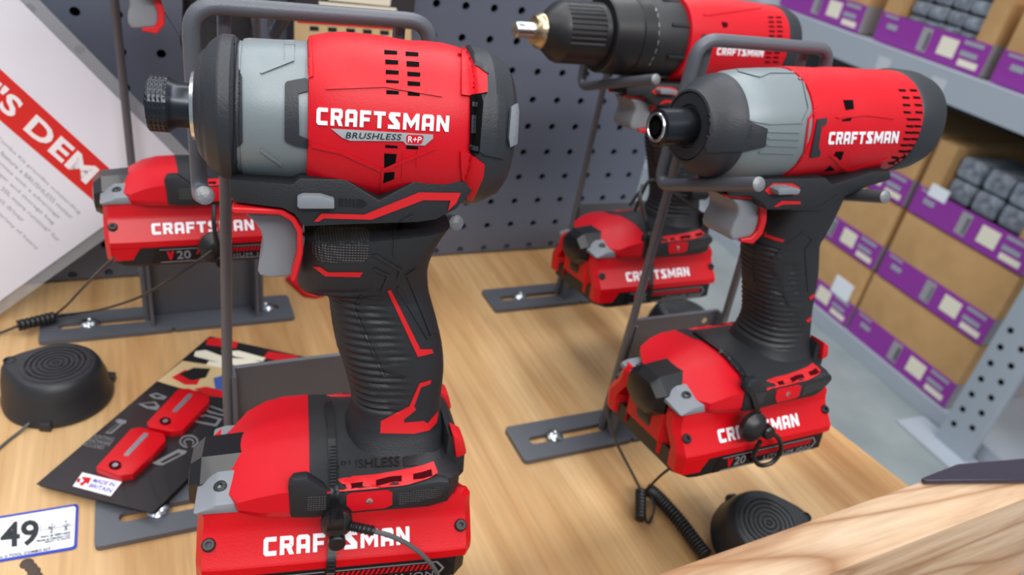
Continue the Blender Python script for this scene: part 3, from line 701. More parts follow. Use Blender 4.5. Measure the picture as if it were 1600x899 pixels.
# housing: vents, logo, badge, ridges
bvm = bvh_of([hous]); bvm2 = bvh_of([hous, cap]); bvk = bvh_of([case, hous])
vents = []
for (x0, y0), (x1, y1) in [((1000, 197), (1050, 214)), ((1083, 203), (1133, 221)), ((1004, 234), (1054, 253)), ((1087, 240), (1136, 262)), ((1006, 274), (1056, 292)), ((1090, 281), (1140, 300)), ((1007, 313), (1056, 326)), ((1091, 318), (1140, 337)), ((1008, 353), (1056, 370)), ((1092, 360), (1138, 376)), ((1004, 567), (1052, 580)), ((1086, 570), (1132, 584))]:
    vents.append([(x0, y0), (x1, y0+4), (x1, y1), (x0, y1-2)])
vents += [[(1000, 600), (1048, 603), (1044, 636), (1000, 658)], [(1000, 676), (1040, 672), (1038, 700), (996, 716)]]
on('housing_vents', vents, bvm, 0.00018, M['hole'], hous, z1)
on('red_frame_bar', [[(1072, 600), (1078, 600), (1072, 700), (1066, 702)], [(1128, 590), (1134, 590), (1130, 650), (1124, 652)]], bvm, 0.0004, M['red'], hous, z1)
lg = bm_logo('CRAFTSMAN'); place(lg, quad(*z1([(737, 420), (1254, 454), (1250, 516), (735, 488)])))
on('brand_lettering', lg, bvm, 0.0005, M['white'], hous, raw=True, ml=3)
bd = on('badge', [[(792, 503), (1190, 526), (1190, 541), (1158, 569), (1085, 566), (1073, 552), (866, 550), (836, 538)]], bvm, 0.0005, M['silver'], hous, z1, 4)
bvb_ = bvh_of([bd])
t = bm_text('BRUSHLESS', 0.012, 0.15, 1.08); on('badge_lettering', place(t, quad(*z1([(850, 517), (1068, 525), (1066, 549), (848, 541)]))), bvb_, 0.00015, M['print_dark'], bd, raw=True, ml=2.5)
rp = on('badge_emblem', [[(1092, 527), (1148, 529), (1154, 536), (1146, 560), (1138, 565), (1092, 562), (1086, 556), (1086, 534)]], bvb_, 0.00015, M['red'], bd, z1, 4)
t = bm_text('R+P', 0.005, 0.0, 0.95); on('emblem_lettering', place(t, quad(*z1([(1094, 533), (1147, 536), (1143, 559), (1092, 557)]))), bvh_of([rp]), 0.0001, M['white'], bd, raw=True, ml=2.5)
on('housing_ridge', [[(770, 345), (1000, 330), (1225, 372), (1226, 380), (1000, 342), (772, 351)], [(720, 566), (830, 590), (992, 660), (1200, 572), (1200, 584), (990, 674), (828, 602), (718, 578)], [(988, 662), (996, 662), (994, 745), (986, 745)], [(702, 140), (716, 140), (722, 300), (706, 306)]], bvm, 0.0005, M['red'], hous, z1)
on('case_bracket', [[(612, 330), (622, 320), (690, 308), (701, 312), (701, 358), (665, 368), (668, 530), (703, 545), (703, 580), (650, 570), (618, 555), (611, 545)]], bvk, 0.0009, M['nose'], case, z1)
on('case_ridge', [[(610, 150), (650, 150), (648, 240), (520, 290), (515, 284), (612, 236)]], bvk, 0.0006, M['case'], case, z1)
on('case_ridge', [[(520, 580), (600, 640), (600, 650), (515, 590)]], bvk, 0.0006, M['case'], case, z1)
on('nose_notch', [[(415, 150), (432, 150), (430, 265), (445, 300), (447, 560), (425, 575), (424, 640), (410, 640)]], bvh_of([nose, case]), 0.0006, M['nose'], nose, z1)
on('vent_gap', [[(1335, 372), (1378, 368), (1385, 400), (1368, 600), (1332, 592)]], bvm2, 0.0012, M['hole'], cap, z1)
on('gap_block', [[(1336, 450), (1364, 452), (1362, 522), (1334, 520)], [(1338, 400), (1370, 402), (1368, 420), (1338, 418)], [(1330, 562), (1368, 572), (1366, 590), (1330, 582)]], bvm2, 0.0016, M['nose'], cap, z1)
on('red_rear_flare', [[(1300, 170), (1340, 215), (1362, 258), (1400, 290), (1402, 362), (1330, 376), (1300, 372)], [(1296, 592), (1335, 600), (1390, 642), (1386, 690), (1345, 780), (1324, 778), (1318, 745), (1300, 690)]], bvm2, 0.0010, M['red'], hous, z1)
on('cap_seam', [[(1325, 186), (1338, 186), (1366, 245), (1404, 270), (1406, 290), (1400, 292), (1358, 260)]], bvm2, 0.0014, M['black'], cap, z1)
on('cap_latch', [[(1490, 420), (1512, 406), (1516, 440), (1510, 560), (1486, 574), (1480, 540)]], bvh_of([cap]), 0.0016, M['grey'], cap, z1)
on('cap_panel', [[(1400, 365), (1470, 375), (1466, 620), (1392, 605), (1372, 590), (1388, 390)]], bvh_of([cap]), 0.0012, M['nose'], cap, z1)

# ---- alarm sensor strapped to its foot
def sensor_root(Fr, tl, p, label, nm='alarm_sensor', cat='alarm sensor', group='alarm sensors tied to the tools'):
    w = tl.location+tl.rotation_euler.to_matrix() @ Vector(p)
    o = empty(nm, w, 0, label, cat, group); o.rotation_euler = tl.rotation_euler; return o
sp0 = F.at(526, 818, -0.0385)
sr = sensor_root(F, drv, sp0, 'black round alarm sensor zip-tied across the brand lettering of the front driver')
hd = MB(); hd.lathe((sp0.x, sp0.y+0.0015, sp0.z), (0, -1, 0.1), [(0, 0.0060), (0.0028, 0.0060), (0.0036, 0.0052), (0.0050, 0.0046), (0.0062, 0.003)], 28); shift(hd, sp0); sh_ = hd.build('sensor_head', M['black'], sr)
kb = F.at(526, 843, -0.0400); k_ = MB(); k_.lathe((kb.x, kb.y, kb.z), (0, -1, 0.05), [(0, 0.0033), (0.003, 0.0033), (0.0036, 0.0027)], 24); shift(k_, sp0); k_.build('sensor_knob', M['black'], sr)
bt = MB(); q = F.at(523, 812, -0.0425)
bt.box(q.x-0.0032, q.x+0.0032, q.y-0.0035, q.y+0.002, q.z-0.0028, q.z+0.0026, 0.0006); bt.box(q.x-0.0016, q.x+0.0022, q.y-0.0058, q.y, q.z+0.0005, q.z+0.0045, 0.0004); shift(bt, sp0); bt.build('tie_head', M['gloss'], sr)
fb = bvh_of([o for o in kids(drv) if o.type == 'MESH' and o.name.split('.')[0] in ('rubber_heel', 'battery', 'battery_base', 'nose_shroud')]+[o for h in kids(drv) for o in kids(h) if o.name.split('.')[0] == 'side_bumper'])
zt = lay('zip_tie', bm_polys([[(507, 634), (519, 631), (523, 660), (526, 720), (531, 800), (516, 800), (514, 720), (512, 668)], [(514, 838), (527, 838), (523, 915), (507, 915)]]), proj, fb, 0.0020, M['black'], sr, 5, -0.0008)
tt = lay('tie_teeth', bm_polys([[(516, y), (525, y-0.5), (525, y+1), (516, y+1.5)] for y in range(700, 764, 5)]), proj, fb, 0.0024, M['rubber_tex'], sr, 8, -0.0012)
t3 = lay('tie_teeth', bm_polys([[(511, y), (523, y), (523, y+1.2), (511, y+1.2)] for y in range(860, 914, 5)]), proj, fb, 0.0024, M['rubber_tex'], sr, 8, -0.0012)
for o in (zt, tt, t3):
    o.data.transform(Matrix.Translation(-sp0))
ca = [F.at(x, y, v) for x, y, v in ((548, 823, -0.0405), (562, 826, -0.0418), (585, 831, -0.0435), (612, 839, -0.0445), (640, 853, -0.0450), (664, 872, -0.0455), (680, 892, -0.0450), (688, 915, -0.0430), (690, 940, -0.0400))]
tb1 = MB(); tb1.tube(spline(ca[:3], 10), 0.0017, 10, lambda i: 1.0+0.25*(i % 3 == 0)); shift(tb1, sp0); tb1.build('cable_boot', M['black'], sr)
tb2 = MB(); tb2.tube(spline(ca[2:], 8), 0.00095, 8); shift(tb2, sp0); tb2.build('cable', M['cable_grey'], sr)
# ---- the impact driver at the right
def tool_at(name, loc, yaw, roll, label, cat, group=None):
    o = empty(name, loc, 0, label, cat, group); o.rotation_euler = (math.radians(roll), 0, math.radians(yaw)); return o, Frame(o)
rdv, G = tool_at('impact_driver', (0.2843, 0.235, 0.0789), 0, -8, 'red impact driver with a smooth short nose, held above the right end of the tabletop', 'impact driver', 'power tools on display')
z4 = zoom(960, 60, 2.645); z9 = zoom(1000, 280, 4.493); z5 = zoom(920, 380, 2.645); z3c = zoom(1200, 0, 2.9975); z6 = zoom(740, 0, 2.759); I = lambda p: p
GU = lambda pts, v, z: [G.uw(x, y, v) for x, y in z(pts)]
L_CLAM = GU([(395, 612), (500, 606), (640, 590), (870, 575), (897, 603), (1060, 550), (1135, 545), (1140, 585), (1050, 612), (900, 672), (850, 715), (640, 715), (628, 690), (600, 668)], -0.022, z4)
L_CLAM = L_CLAM[2:]+GU([(480, 655), (400, 635), (395, 612), (500, 606)], -0.0120, z4)
L_RIBA = GU([(1160, 384), (1228, 394), (1214, 425), (1238, 482), (1250, 520), (1225, 545), (1100, 548), (1080, 380)], -0.0165, I)
L_RIBB = GU([(1030, 600), (1095, 580), (1150, 850), (1140, 899), (1060, 880)], -0.0165, z9)
L_TRIG = GU([(655, 146), (830, 146), (856, 215), (842, 330), (790, 408), (645, 437), (634, 392), (655, 330), (690, 260), (690, 205)], -0.0112, z9)
L_GUARD = GU([(485, 72), (560, 112)], -0.0105, z9)+GU([(640, 125), (820, 128), (872, 150), (897, 200), (890, 300), (862, 390), (800, 462), (725, 455), (728, 432), (790, 420), (832, 370), (852, 300), (852, 205), (832, 168), (800, 152), (640, 148)], -0.0140, z9)+GU([(540, 134), (488, 96)], -0.0105, z9)
L_ST1 = GU([(940, 195), (990, 153), (1112, 155), (1114, 172), (1000, 178), (952, 198)], -0.021, z9)
L_ST2 = GU([(880, 420), (902, 420), (930, 440), (1042, 442), (1036, 462), (918, 462)], -0.0185, z9)
L_ST3 = GU([(1172, 826), (1220, 806), (1222, 824), (1180, 846)], -0.015, z9)
L_ST4 = GU([(880, 312), (908, 302), (908, 316), (890, 322)], -0.014, z5)
L_SW = GU([(962, 80), (985, 62), (1060, 58), (1125, 72), (1112, 108), (970, 114)], -0.0245, z9)
L_SWR = GU([(922, 100), (980, 48), (1100, 45), (1140, 70), (1118, 118), (940, 124)], -0.0235, z9)
L_LINES = [GU(p, -0.018, z9) for p in ([(1050, 460), (1130, 362), (1215, 420), (1170, 500), (1200, 800), (1192, 800), (1160, 500), (1202, 424), (1130, 374), (1058, 466)], [(905, 205), (1010, 198), (1215, 175), (1330, 90), (1334, 98), (1220, 184), (1010, 207), (905, 214)],
           [(1020, 515), (1035, 520), (975, 640), (1070, 899), (1060, 899), (962, 640)], [(755, 470), (768, 470), (775, 899), (762, 899)])]
_rm = lambda *p: [tuple(c*0.001 for c in q) for q in p]
R_RINGS = [((-0.0035, 0.150), (0.034, 0.152), 0.0222), ((-0.0025, 0.135), (0.033, 0.137), 0.0206), ((-0.0040, 0.122), (0.034, 0.124), 0.0184), ((-0.0055, 0.114), (0.0353, 0.1165), 0.0174), ((-0.0014, 0.1005), (0.041, 0.099), 0.0168),
           ((0.004, 0.085), (0.0435, 0.079), 0.0170), ((0.0080, 0.071), (0.0460, 0.066), 0.0176), ((0.0065, 0.060), (0.0470, 0.058), 0.0196), ((0.0040, 0.053), (0.0485, 0.052), 0.0220), ((0.0, 0.049), (0.0490, 0.048), 0.0240)]
def trim(mb):
    for v in mb.v: v.x = max(v.x, -0.0395)
def old_grip(root, flag=''):
    g = grip(root, R_RINGS, None, [L_RIBA, L_RIBB], N=56, K=130, ntop=5.0)
    cm = MB(); cm.prism(L_CLAM, -0.0230, 0.0230, UVW, 0.0024, 2); taper(cm, -0.016, -0.040, 0.5); trim(cm); c = cm.build('clamshell', M['rubber'], root, 30)
    b = bvh_of([g, c]); bg = bvh_of([g])
    tr = MB(); tr.prism(L_TRIG, -0.0116, 0.0116, UVW, 0.0034, 3); tr.build('trigger', M['trigger'], root, 40)
    for a_, b_ in ((-0.0142, -0.0112), (0.0112, 0.0142)):
        gd = MB(); gd.prism(L_GUARD, a_, b_, UVW, 0.0005, 1); taper(gd, -0.014, -0.036, 0.75); trim(gd); gd.build('trigger_guard_trim', M['red_trim'], root)
    sw = MB(); sw.prism(L_SW, -0.0252, 0.0252, UVW, 0.0009, 2); sw.build('direction_switch', M['grey'], root)
    for p in (L_SWR, L_ST1, L_ST2, L_ST3, L_ST4):
        lay('red_stripe', bm_polys([p]), side(), b, 0.0004, M['red_trim'], g, 0.004)
    lay('moulded_line', bm_polys(L_LINES), side(), b, 0.0003, M['rubber_line'], g, 0.005)
    return g, c
battery(rdv); foot(rdv); rg, rc = old_grip(rdv)
CR = lambda u: 0.1785+0.035*u
def rev(root, name, m, prof, n=2.0, N=72, angle=30, cz=CR):
    mb = MB(); mb.loft([sell(u, 0, cz(u), (0, 1, 0), (0, 0, 1), r, r, n, N) for u, r in prof]); return mb.build(name, m, root, angle)
def knurl2(root, u0, u1, r, m):
    K = 15; mb = MB(); rings = []; N = 96
    for i, u in enumerate([u0, u0+0.0006]+[u0+0.002+(u1-u0-0.003)*k/(K-1) for k in range(K)]+[u1]):
        rr = r-0.0010 if i == 0 else r
        kn = 2 <= i <= K+1
        ring = []
        for q in range(N):
            a = 2*math.pi*q/N; d = -0.00012*((q+i) % 2) if kn else 0
            ring.append((u, math.cos(a)*(rr+d), CR(u)+math.sin(a)*(rr+d)))
        rings.append(ring)
    mb.loft(rings); return mb.build('collet', m, root, 50)
knurl2(rdv, -0.0790, -0.0595, 0.0084, M['chuck'])
rev(rdv, 'collet_lip', M['steel'], [(-0.0788, 0.0050), (-0.0797, 0.0054), (-0.0797, 0.0064), (-0.0790, 0.0067)])
rev(rdv, 'bit_socket', M['hole'], [(-0.0795, 0.0036), (-0.0798, 0.0036), (-0.0770, 0.0030)], N=6)
rn = rev(rdv, 'nose_face', M['nose'], [(-0.0600, 0.0085), (-0.0618, 0.0100), (-0.0618, 0.0148), (-0.0610, 0.0153)])
rb_ = rev(rdv, 'nose_bumper', M['nose'], [(-0.0606, 0.0150), (-0.0622, 0.0156), (-0.0618, 0.0166), (-0.0600, 0.0176), (-0.0560, 0.0206), (-0.0525, 0.0226), (-0.0490, 0.0236), (-0.0470, 0.0238), (-0.0466, 0.0232)], angle=20)
rcs = rev(rdv, 'gear_case', M['case'], [(-0.0480, 0.0226), (-0.0464, 0.0234), (-0.0420, 0.0248), (-0.0340, 0.0257), (-0.0240, 0.0261), (-0.0125, 0.0263), (-0.0100, 0.0263)])
rh = rev(rdv, 'motor_housing', M['red'], [(-0.0126, 0.0258), (-0.0122, 0.0268), (-0.0060, 0.0269), (0.0080, 0.0266), (0.0120, 0.0263), (0.0180, 0.0268), (0.0300, 0.0268), (0.0380, 0.0264), (0.0460, 0.0260), (0.0640, 0.0258), (0.0644, 0.024)], n=2.1)
rcap = rev(rdv, 'rear_cap', M['nose'], [(0.0600, 0.0240), (0.0630, 0.0262), (0.0660, 0.0266), (0.0760, 0.0258), (0.0830, 0.0238), (0.0856, 0.0210), (0.0860, 0.015)], n=2.15, angle=20)
def onr(nm, polys, bvh, t, m, par, z=z4, ml=5.0, raw=False):
    return lay(nm, polys if raw else bm_polys([z(p) for p in polys]), G.proj, bvh, t, m, par, ml)
bh = bvh_of([rh]); bhc = bvh_of([rh, rcap]); bcs = bvh_of([rcs, rb_]); bcr = bvh_of([rcs, rh])
vt = []
for xs, y in (((610, 662), 424), ((627, 678), 458), ((630, 685), 493), ((633, 688), 527), ((648, 680), 560), ((646, 682), 592), ((640, 674), 622), ((632, 668), 652), ((618, 654), 681), ((610, 644), 710), ((576, 622), 739), ((560, 608), 766), ((590,), 790)):
    for x in xs: vt.append([(x, y-5), (x+33, y-3), (x+37, y+7), (x+5, y+6)])
onr('housing_vents', vt, bh, 0.0002, M['hole'], rh, z3c)
onr('housing_vents', [[(352, 470), (398, 470), (402, 512), (364, 518)], [(345, 563), (392, 553), (386, 568), (350, 570)], [(318, 712), (356, 712), (342, 752), (302, 742)], [(290, 778), (312, 796), (306, 802), (262, 804)]], bh, 0.0002, M['hole'], rh, z3c)
onr('housing_ridge', [[(318, 550), (460, 533), (592, 552), (590, 560), (460, 544), (328, 557)], [(286, 730), (318, 735), (378, 800), (560, 742), (566, 752), (374, 815), (306, 746)]], bh, 0.0006, M['red'], rh, z3c)
lg = bm_logo('CRAFTSMAN'); place(lg, quad(*z3c([(287, 620), (614, 617), (605, 671), (279, 678)])))
onr('brand_lettering', lg, bh, 0.0005, M['white'], rh, raw=True, ml=3)
onr('case_bracket', [[(838, 335), (878, 330), (874, 358), (856, 364), (842, 452), (852, 470), (846, 490), (808, 494), (812, 470), (826, 398)]], bh, 0.0007, M['nose'], rh, z4)
onr('case_seam', [[(800, 330), (838, 284), (842, 292), (806, 338), (790, 480), (768, 512), (762, 506), (782, 474)]], bcr, 0.0006, M['red'], rh, z4)
onr('nose_wing', [[(385, 312), (522, 308), (560, 345), (630, 375), (622, 448), (545, 466), (385, 470), (365, 400)]], bcs, 0.0012, M['nose'], rb_, z4)
for p in ([(635, 382), (768, 386), (766, 393), (633, 389)], [(636, 412), (766, 416), (764, 422), (634, 418)], [(632, 440), (762, 444), (760, 450), (630, 446)], [(600, 468), (752, 474), (748, 480), (596, 475)],
          [(505, 130), (600, 155), (640, 138), (760, 140), (762, 146), (644, 146), (602, 163), (512, 140)], [(555, 335), (640, 350), (775, 346), (800, 290), (770, 150), (776, 148), (806, 290), (780, 353), (640, 358), (556, 342)]):
    onr('case_ridge', [p], bcs, 0.0006, M['case'], rcs, z4)
# sensor, strap, looped cable, coil cord
rs0 = G.at(1176, 668, -0.0395)
rs = sensor_root(G, rdv, rs0, 'black round alarm sensor strapped to the battery of the right-hand impact driver')
hd = MB(); hd.lathe((rs0.x, rs0.y+0.0015, rs0.z), (0, -1, 0.1), [(0, 0.0082), (0.003, 0.0082), (0.0042, 0.0070), (0.0060, 0.0050), (0.0068, 0.003)], 28); shift(hd, rs0); hd.build('sensor_head', M['black'], rs)
k0 = G.at(1195, 673, -0.0420); kk = MB(); kk.lathe((k0.x, k0.y, k0.z), (0, -1, 0.05), [(-0.001, 0.0038), (0.0035, 0.0038), (0.0044, 0.0030)], 24); shift(kk, rs0); kk.build('sensor_knob', M['gloss'], rs)
fbr = bvh_of([o for o in kids(rdv) if o.name.split('.')[0] in ('rubber_heel', 'battery', 'nose_shroud')]+[o for h in kids(rdv) for o in kids(h) if o.name.split('.')[0] == 'side_bumper'])
zt = lay('zip_tie', bm_polys([z5([(428, 372), (446, 368), (560, 442), (636, 528), (690, 640), (720, 742), (700, 748), (668, 640), (616, 540), (540, 452)])]), G.proj, fbr, 0.0020, M['black'], rs, 5, -0.0008)
zt.data.transform(Matrix.Translation(-rs0))
lp = [G.at(x, y, v) for x, y, v in ((1197, 676, -0.044), (1216, 685, -0.044), (1220, 705, -0.041), (1206, 724, -0.040), (1186, 727, -0.039), (1178, 712, -0.040), (1188, 690, -0.042))]
c_ = MB(); c_.tube(spline(lp, 8), 0.0013, 8); shift(c_, rs0); c_.build('cable', M['wire'], rs)

# tether cord from the front of the foot down to the coil and its puck
tw = [onY(1012, 570, 0.300), onY(1000, 572, 0.290), onY(972, 582, 0.284), onY(952, 612, 0.280), onY(950, 650, 0.278), onY(962, 690, 0.270), onY(985, 735, 0.260), onZ(1001, 766, 0.012)]
fz = onZ(1001, 768, 0.008); f2 = onZ(1001, 812, 0.006)
cb = empty('coil_cord', (f2.x, f2.y, 0), 0, 'black coiled tether cord with a ribbed end, lying by the right alarm puck', 'cord')
def part(mb, nm, m, root, angle=35):
    o = root; t = Vector()
    while o is not None: t += o.location; o = o.parent
    return shift(mb, t).build(nm, m, root, angle)
m_ = MB(); m_.tube(spline(tw, 8), 0.0009, 8); part(m_, 'cable', M['cable_grey'], cb)
m_ = MB(); m_.tube(spline([onY(1046, 733, 0.238), onY(1030, 746, 0.242), onZ(1010, 766, 0.011)], 6), 0.0009, 8); part(m_, 'cable', M['wire'], cb)
m_ = MB(); m_.tube([fz+(f2-fz)*(k/40) for k in range(41)], 0.0036, 14, lambda i: 0.88 if i % 5 == 0 else 1.0); part(m_, 'ferrule', M['black'], cb)
cp = spline([onZ(1012, 766, 0.009), onZ(1022, 772, 0.008), onZ(1040, 790, 0.007), onZ(1062, 815, 0.006), onZ(1082, 842, 0.006), onZ(1102, 868, 0.007)], 10)
hel = []
for i in range(len(cp)*5):
    t = i/5; k = min(int(t), len(cp)-2); f = min(t-k, 1.0); p = cp[k]*(1-f)+cp[k+1]*f; d = (cp[k+1]-cp[k]).normalized(); e1 = d.cross(Vector((0, 0, 1))).normalized(); e2 = d.cross(e1)
    a = i*2*math.pi/9; hel.append(p+(e1*math.cos(a)+e2*math.sin(a))*0.0036)
m_ = MB(); m_.tube(hel, 0.00105, 7); part(m_, 'coil', M['wire'], cb, 60)
m_ = MB(); m_.tube(cp, 0.0024, 8); part(m_, 'coil_core', M['black'], cb)
m_ = MB(); m_.tube(spline([onZ(1008, 812, 0.004), onZ(1014, 818, 0.002), onZ(1020, 806, 0.003), onZ(1022, 790, 0.006), onZ(1016, 772, 0.009)], 6), 0.0008, 8); part(m_, 'tail', M['wire'], cb)

# ---- the drill near the pegboard
dr, D = tool_at('power_drill', (0.3305, 0.3988, 0.0745), 0, -8, 'red drill with a large black keyless chuck in front of the pegboard', 'drill', 'power tools on display')
battery(dr); foot(dr); dg, dc = old_grip(dr)
CD = lambda u: 0.1835+0.012*u
CB = lambda u: 0.192
rev(dr, 'chuck_jaws', M['steel'], [(-0.1210, 0.0022), (-0.1210, 0.0042), (-0.1200, 0.0048), (-0.1075, 0.0050)], cz=CD)
rev(dr, 'chuck_ring', M['brass'], [(-0.1084, 0.0060), (-0.1082, 0.0085), (-0.1070, 0.0094), (-0.1045, 0.0108), (-0.1032, 0.0109), (-0.1025, 0.0096)], cz=CD)
def fluted():
    mb = MB(); rings = []; N = 144
    for u, r, f in [(-0.1032, 0.0096, 0), (-0.1020, 0.0112, 0), (-0.0930, 0.0190, 0), (-0.0910, 0.0197, 0), (-0.0906, 0.0200, 1), (-0.0660, 0.0204, 1), (-0.0656, 0.0204, 0), (-0.0620, 0.0206, 0), (-0.0605, 0.0196, 0)]:
        rings.append([(u, math.cos(2*math.pi*i/N)*(0.95*r-(0.0007 if f and (i % 4 < 2) and (i % 48) < 30 else 0)), CD(u)+math.sin(2*math.pi*i/N)*(0.95*r-(0.0007 if f and (i % 4 < 2) and (i % 48) < 30 else 0))) for i in range(N)])
    mb.loft(rings); return mb.build('chuck_sleeve', M['black'], dr, 25)
fluted()
col = rev(dr, 'clutch_collar', M['black'], [(-0.0615, 0.0212), (-0.0610, 0.0232), (-0.0600, 0.0240), (-0.0420, 0.0251), (-0.0412, 0.0244), (-0.0405, 0.0251), (-0.0310, 0.0253), (-0.0300, 0.0238)], cz=CD, angle=20)
gb = rev(dr, 'gear_case', M['rubber'], [(-0.0320, 0.0243), (-0.0290, 0.0251), (-0.0150, 0.0259), (-0.0030, 0.0261), (0.0, 0.0254)], cz=CD)
for a in (20, 65, 110, 155, 200, 245, 290, 335):
    t = math.radians(a); rb2 = MB(); c = Vector((-0.012, math.cos(t)*0.0262, 0.1828+math.sin(t)*0.0262)); e1 = Vector((0, -math.sin(t), math.cos(t))); e2 = Vector((0, math.cos(t), math.sin(t)))
    rb2.prism([(-0.009, -0.0012), (0.009, -0.0012), (0.009, 0.0012), (-0.009, 0.0012)], -0.001, 0.0009, lambda q, w, d: c+Vector((q, 0, 0))+e1*w+e2*d, 0.0003, 1); rb2.build('case_rib', M['black'], gb)
dh = rev(dr, 'motor_housing', M['red'], [(-0.0075, 0.0267), (-0.0070, 0.0280), (0.0050, 0.0287), (0.0300, 0.0287), (0.0600, 0.0280), (0.0790, 0.0269), (0.0795, 0.022)], n=2.15, cz=CD)
rev(dr, 'rear_cap', M['nose'], [(0.0780, 0.0253), (0.0800, 0.0276), (0.0860, 0.0269), (0.0930, 0.0249), (0.0945, 0.0213), (0.0948, 0.012)], n=2.15, cz=CD, angle=20)
bd2 = bvh_of([dh]); bcl = bvh_of([col])
def ond(nm, polys, bvh, t, m, par, z=z6, ml=5.0, raw=False):
    return lay(nm, polys if raw else bm_polys([z(p) for p in polys]), D.proj, bvh, t, m, par, ml)
lg = bm_logo('CRAFTSMAN'); place(lg, quad(*z6([(1052, 207), (1252, 212), (1246, 246), (1046, 238)])))
ond('brand_lettering', lg, bd2, 0.0005, M['white'], dh, raw=True, ml=4)
ond('housing_vents', [[(x+dx, y), (x+dx+24, y+1), (x+dx+26, y+9), (x+dx+2, y+8)] for dx, y in ((0, 72), (2, 92), (4, 112), (5, 132), (4, 152), (0, 172), (-4, 192), (-8, 225), (-12, 245), (-14, 265)) for x in (1268, 1302)], bd2, 0.0002, M['red_slot'], dh)
ond('housing_vents', [[(1068, 96), (1094, 98), (1096, 118), (1076, 122)]], bd2, 0.0002, M['red_slot'], dh)
ond('bracket', [[(985, 150), (1000, 148), (998, 170), (985, 240), (970, 250), (968, 235)]], bd2, 0.0006, M['rubber'], dh)
ond('housing_ridge', [[(990, 60), (1240, 30), (1242, 36), (1000, 70)]], bd2, 0.0006, M['red'], dh)
for i, (x, y) in enumerate(((812, 12), (832, 55), (840, 100), (838, 145), (832, 190), (818, 232), (800, 270), (782, 305))):
    s_ = str(8-i)
    t_b = bm_text(s_, 0.01); w_ = 9
    ond('clutch_number', place(t_b, quad(*z6([(x-w_+3, y-12), (x+w_+3, y-10), (x+w_, y+12), (x-w_, y+10)]))), bcl, 0.0002, M['white'], col, raw=True, ml=4)
ds0 = D.at(1020, 300, -0.012)
dw = sensor_root(D, dr, ds0, 'thin black cable wound round the drill above its battery', 'cable_loop', 'cable', None)
def loop3(pts, r=0.0011, m='wire'):
    q = MB(); q.tube(spline([D.at(x, y, v) for x, y, v in pts], 8), r, 8); shift(q, ds0); return q.build('cable', M[m], dw)
loop3([(984, 322, -0.020), (1000, 300, -0.022), (1016, 285, -0.024), (1040, 292, -0.026), (1064, 306, -0.026), (1090, 303, -0.024)])
loop3([(992, 330, -0.022), (1003, 303, -0.026), (1018, 282, -0.027), (1048, 300, -0.030), (1075, 318, -0.030), (1094, 332, -0.026)])
loop3([(1008, 345, -0.024), (1004, 325, -0.026), (1000, 308, -0.026), (1005, 290, -0.022)], 0.0016, 'cable_grey')
q = MB(); fa, fb_ = D.at(1076, 303, -0.026), D.at(1102, 303, -0.024); q.tube([fa+(fb_-fa)*(k/24) for k in range(25)], 0.0048, 12, lambda i: 0.86 if i % 4 == 0 else 1.0); shift(q, ds0); q.build('ferrule', M['black'], dw)
fbd = bvh_of([o for o in kids(dr) if o.name.split('.')[0] in ('rubber_heel', 'battery', 'nose_shroud', 'battery_base')]+[o for h in kids(dr) for o in kids(h) if o.name.split('.')[0] in ('side_bumper', 'battery_base')])
zd = zoom(860, 300, 4.993)
zt = lay('zip_tie', bm_polys([zd([(742, 240), (762, 236), (790, 330), (800, 560), (800, 700), (776, 860), (745, 860), (768, 700), (768, 560), (762, 340)])]), D.proj, fbd, 0.0020, M['black'], dw, 5, -0.0008); zt.data.transform(Matrix.Translation(-ds0))

# ---- the tool behind the sign, its head above the frame
bl, B = tool_at('power_tool', (0.0256, 0.4244, 0.1173), 0, -8, 'red power tool behind the front driver, its head cut off by the top edge', 'power tool', 'power tools on display')
bl.scale = (0.93, 0.93, 0.93)
battery(bl); foot(bl); old_grip(bl)
for o_ in kids(bl):
    n_ = o_.name.split('.')[0]
    if n_ == 'grip': o_.scale.z = 1.18; o_.location.z = -0.060*0.18
    elif n_ in ('trigger', 'trigger_guard_trim', 'clamshell', 'direction_switch'): o_.location.z = 0.008
rev(bl, 'motor_housing', M['red'], [(-0.012, 0.0220), (-0.0115, 0.0240), (0.010, 0.0248), (0.040, 0.0248), (0.058, 0.0240), (0.0585, 0.022)], n=2.1, cz=CB)
rev(bl, 'gear_case', M['case'], [(-0.050, 0.0180), (-0.048, 0.0210), (-0.030, 0.0230), (-0.0115, 0.0232)], cz=CB)
bs0 = onY(337, 388, 0.388)
bs = empty('alarm_sensor', bs0, 0, 'black round alarm sensor under the lettering of the tool behind the front driver', 'alarm sensor', 'alarm sensors tied to the tools')
hd = MB(); hd.lathe((0, 0.002, 0), (0, -1, 0.2), [(0, 0.0088), (0.003, 0.0088), (0.0042, 0.0074), (0.006, 0.0052), (0.0068, 0.003)], 28); hd.build('sensor_head', M['black'], bs)
hd = MB(); hd.lathe((0.0024, -0.004, -0.0055), (0, -1, 0.1), [(0, 0.0036), (0.004, 0.0036), (0.0046, 0.003)], 20); hd.build('sensor_knob', M['gloss'], bs)
hd = MB(); hd.tube(spline([onY(334, 322, 0.39)-bs0, onY(334, 345, 0.384)-bs0, onY(336, 365, 0.381)-bs0, onY(340, 388, 0.380)-bs0], 6), 0.0013, 8); hd.build('zip_tie', M['black'], bs)
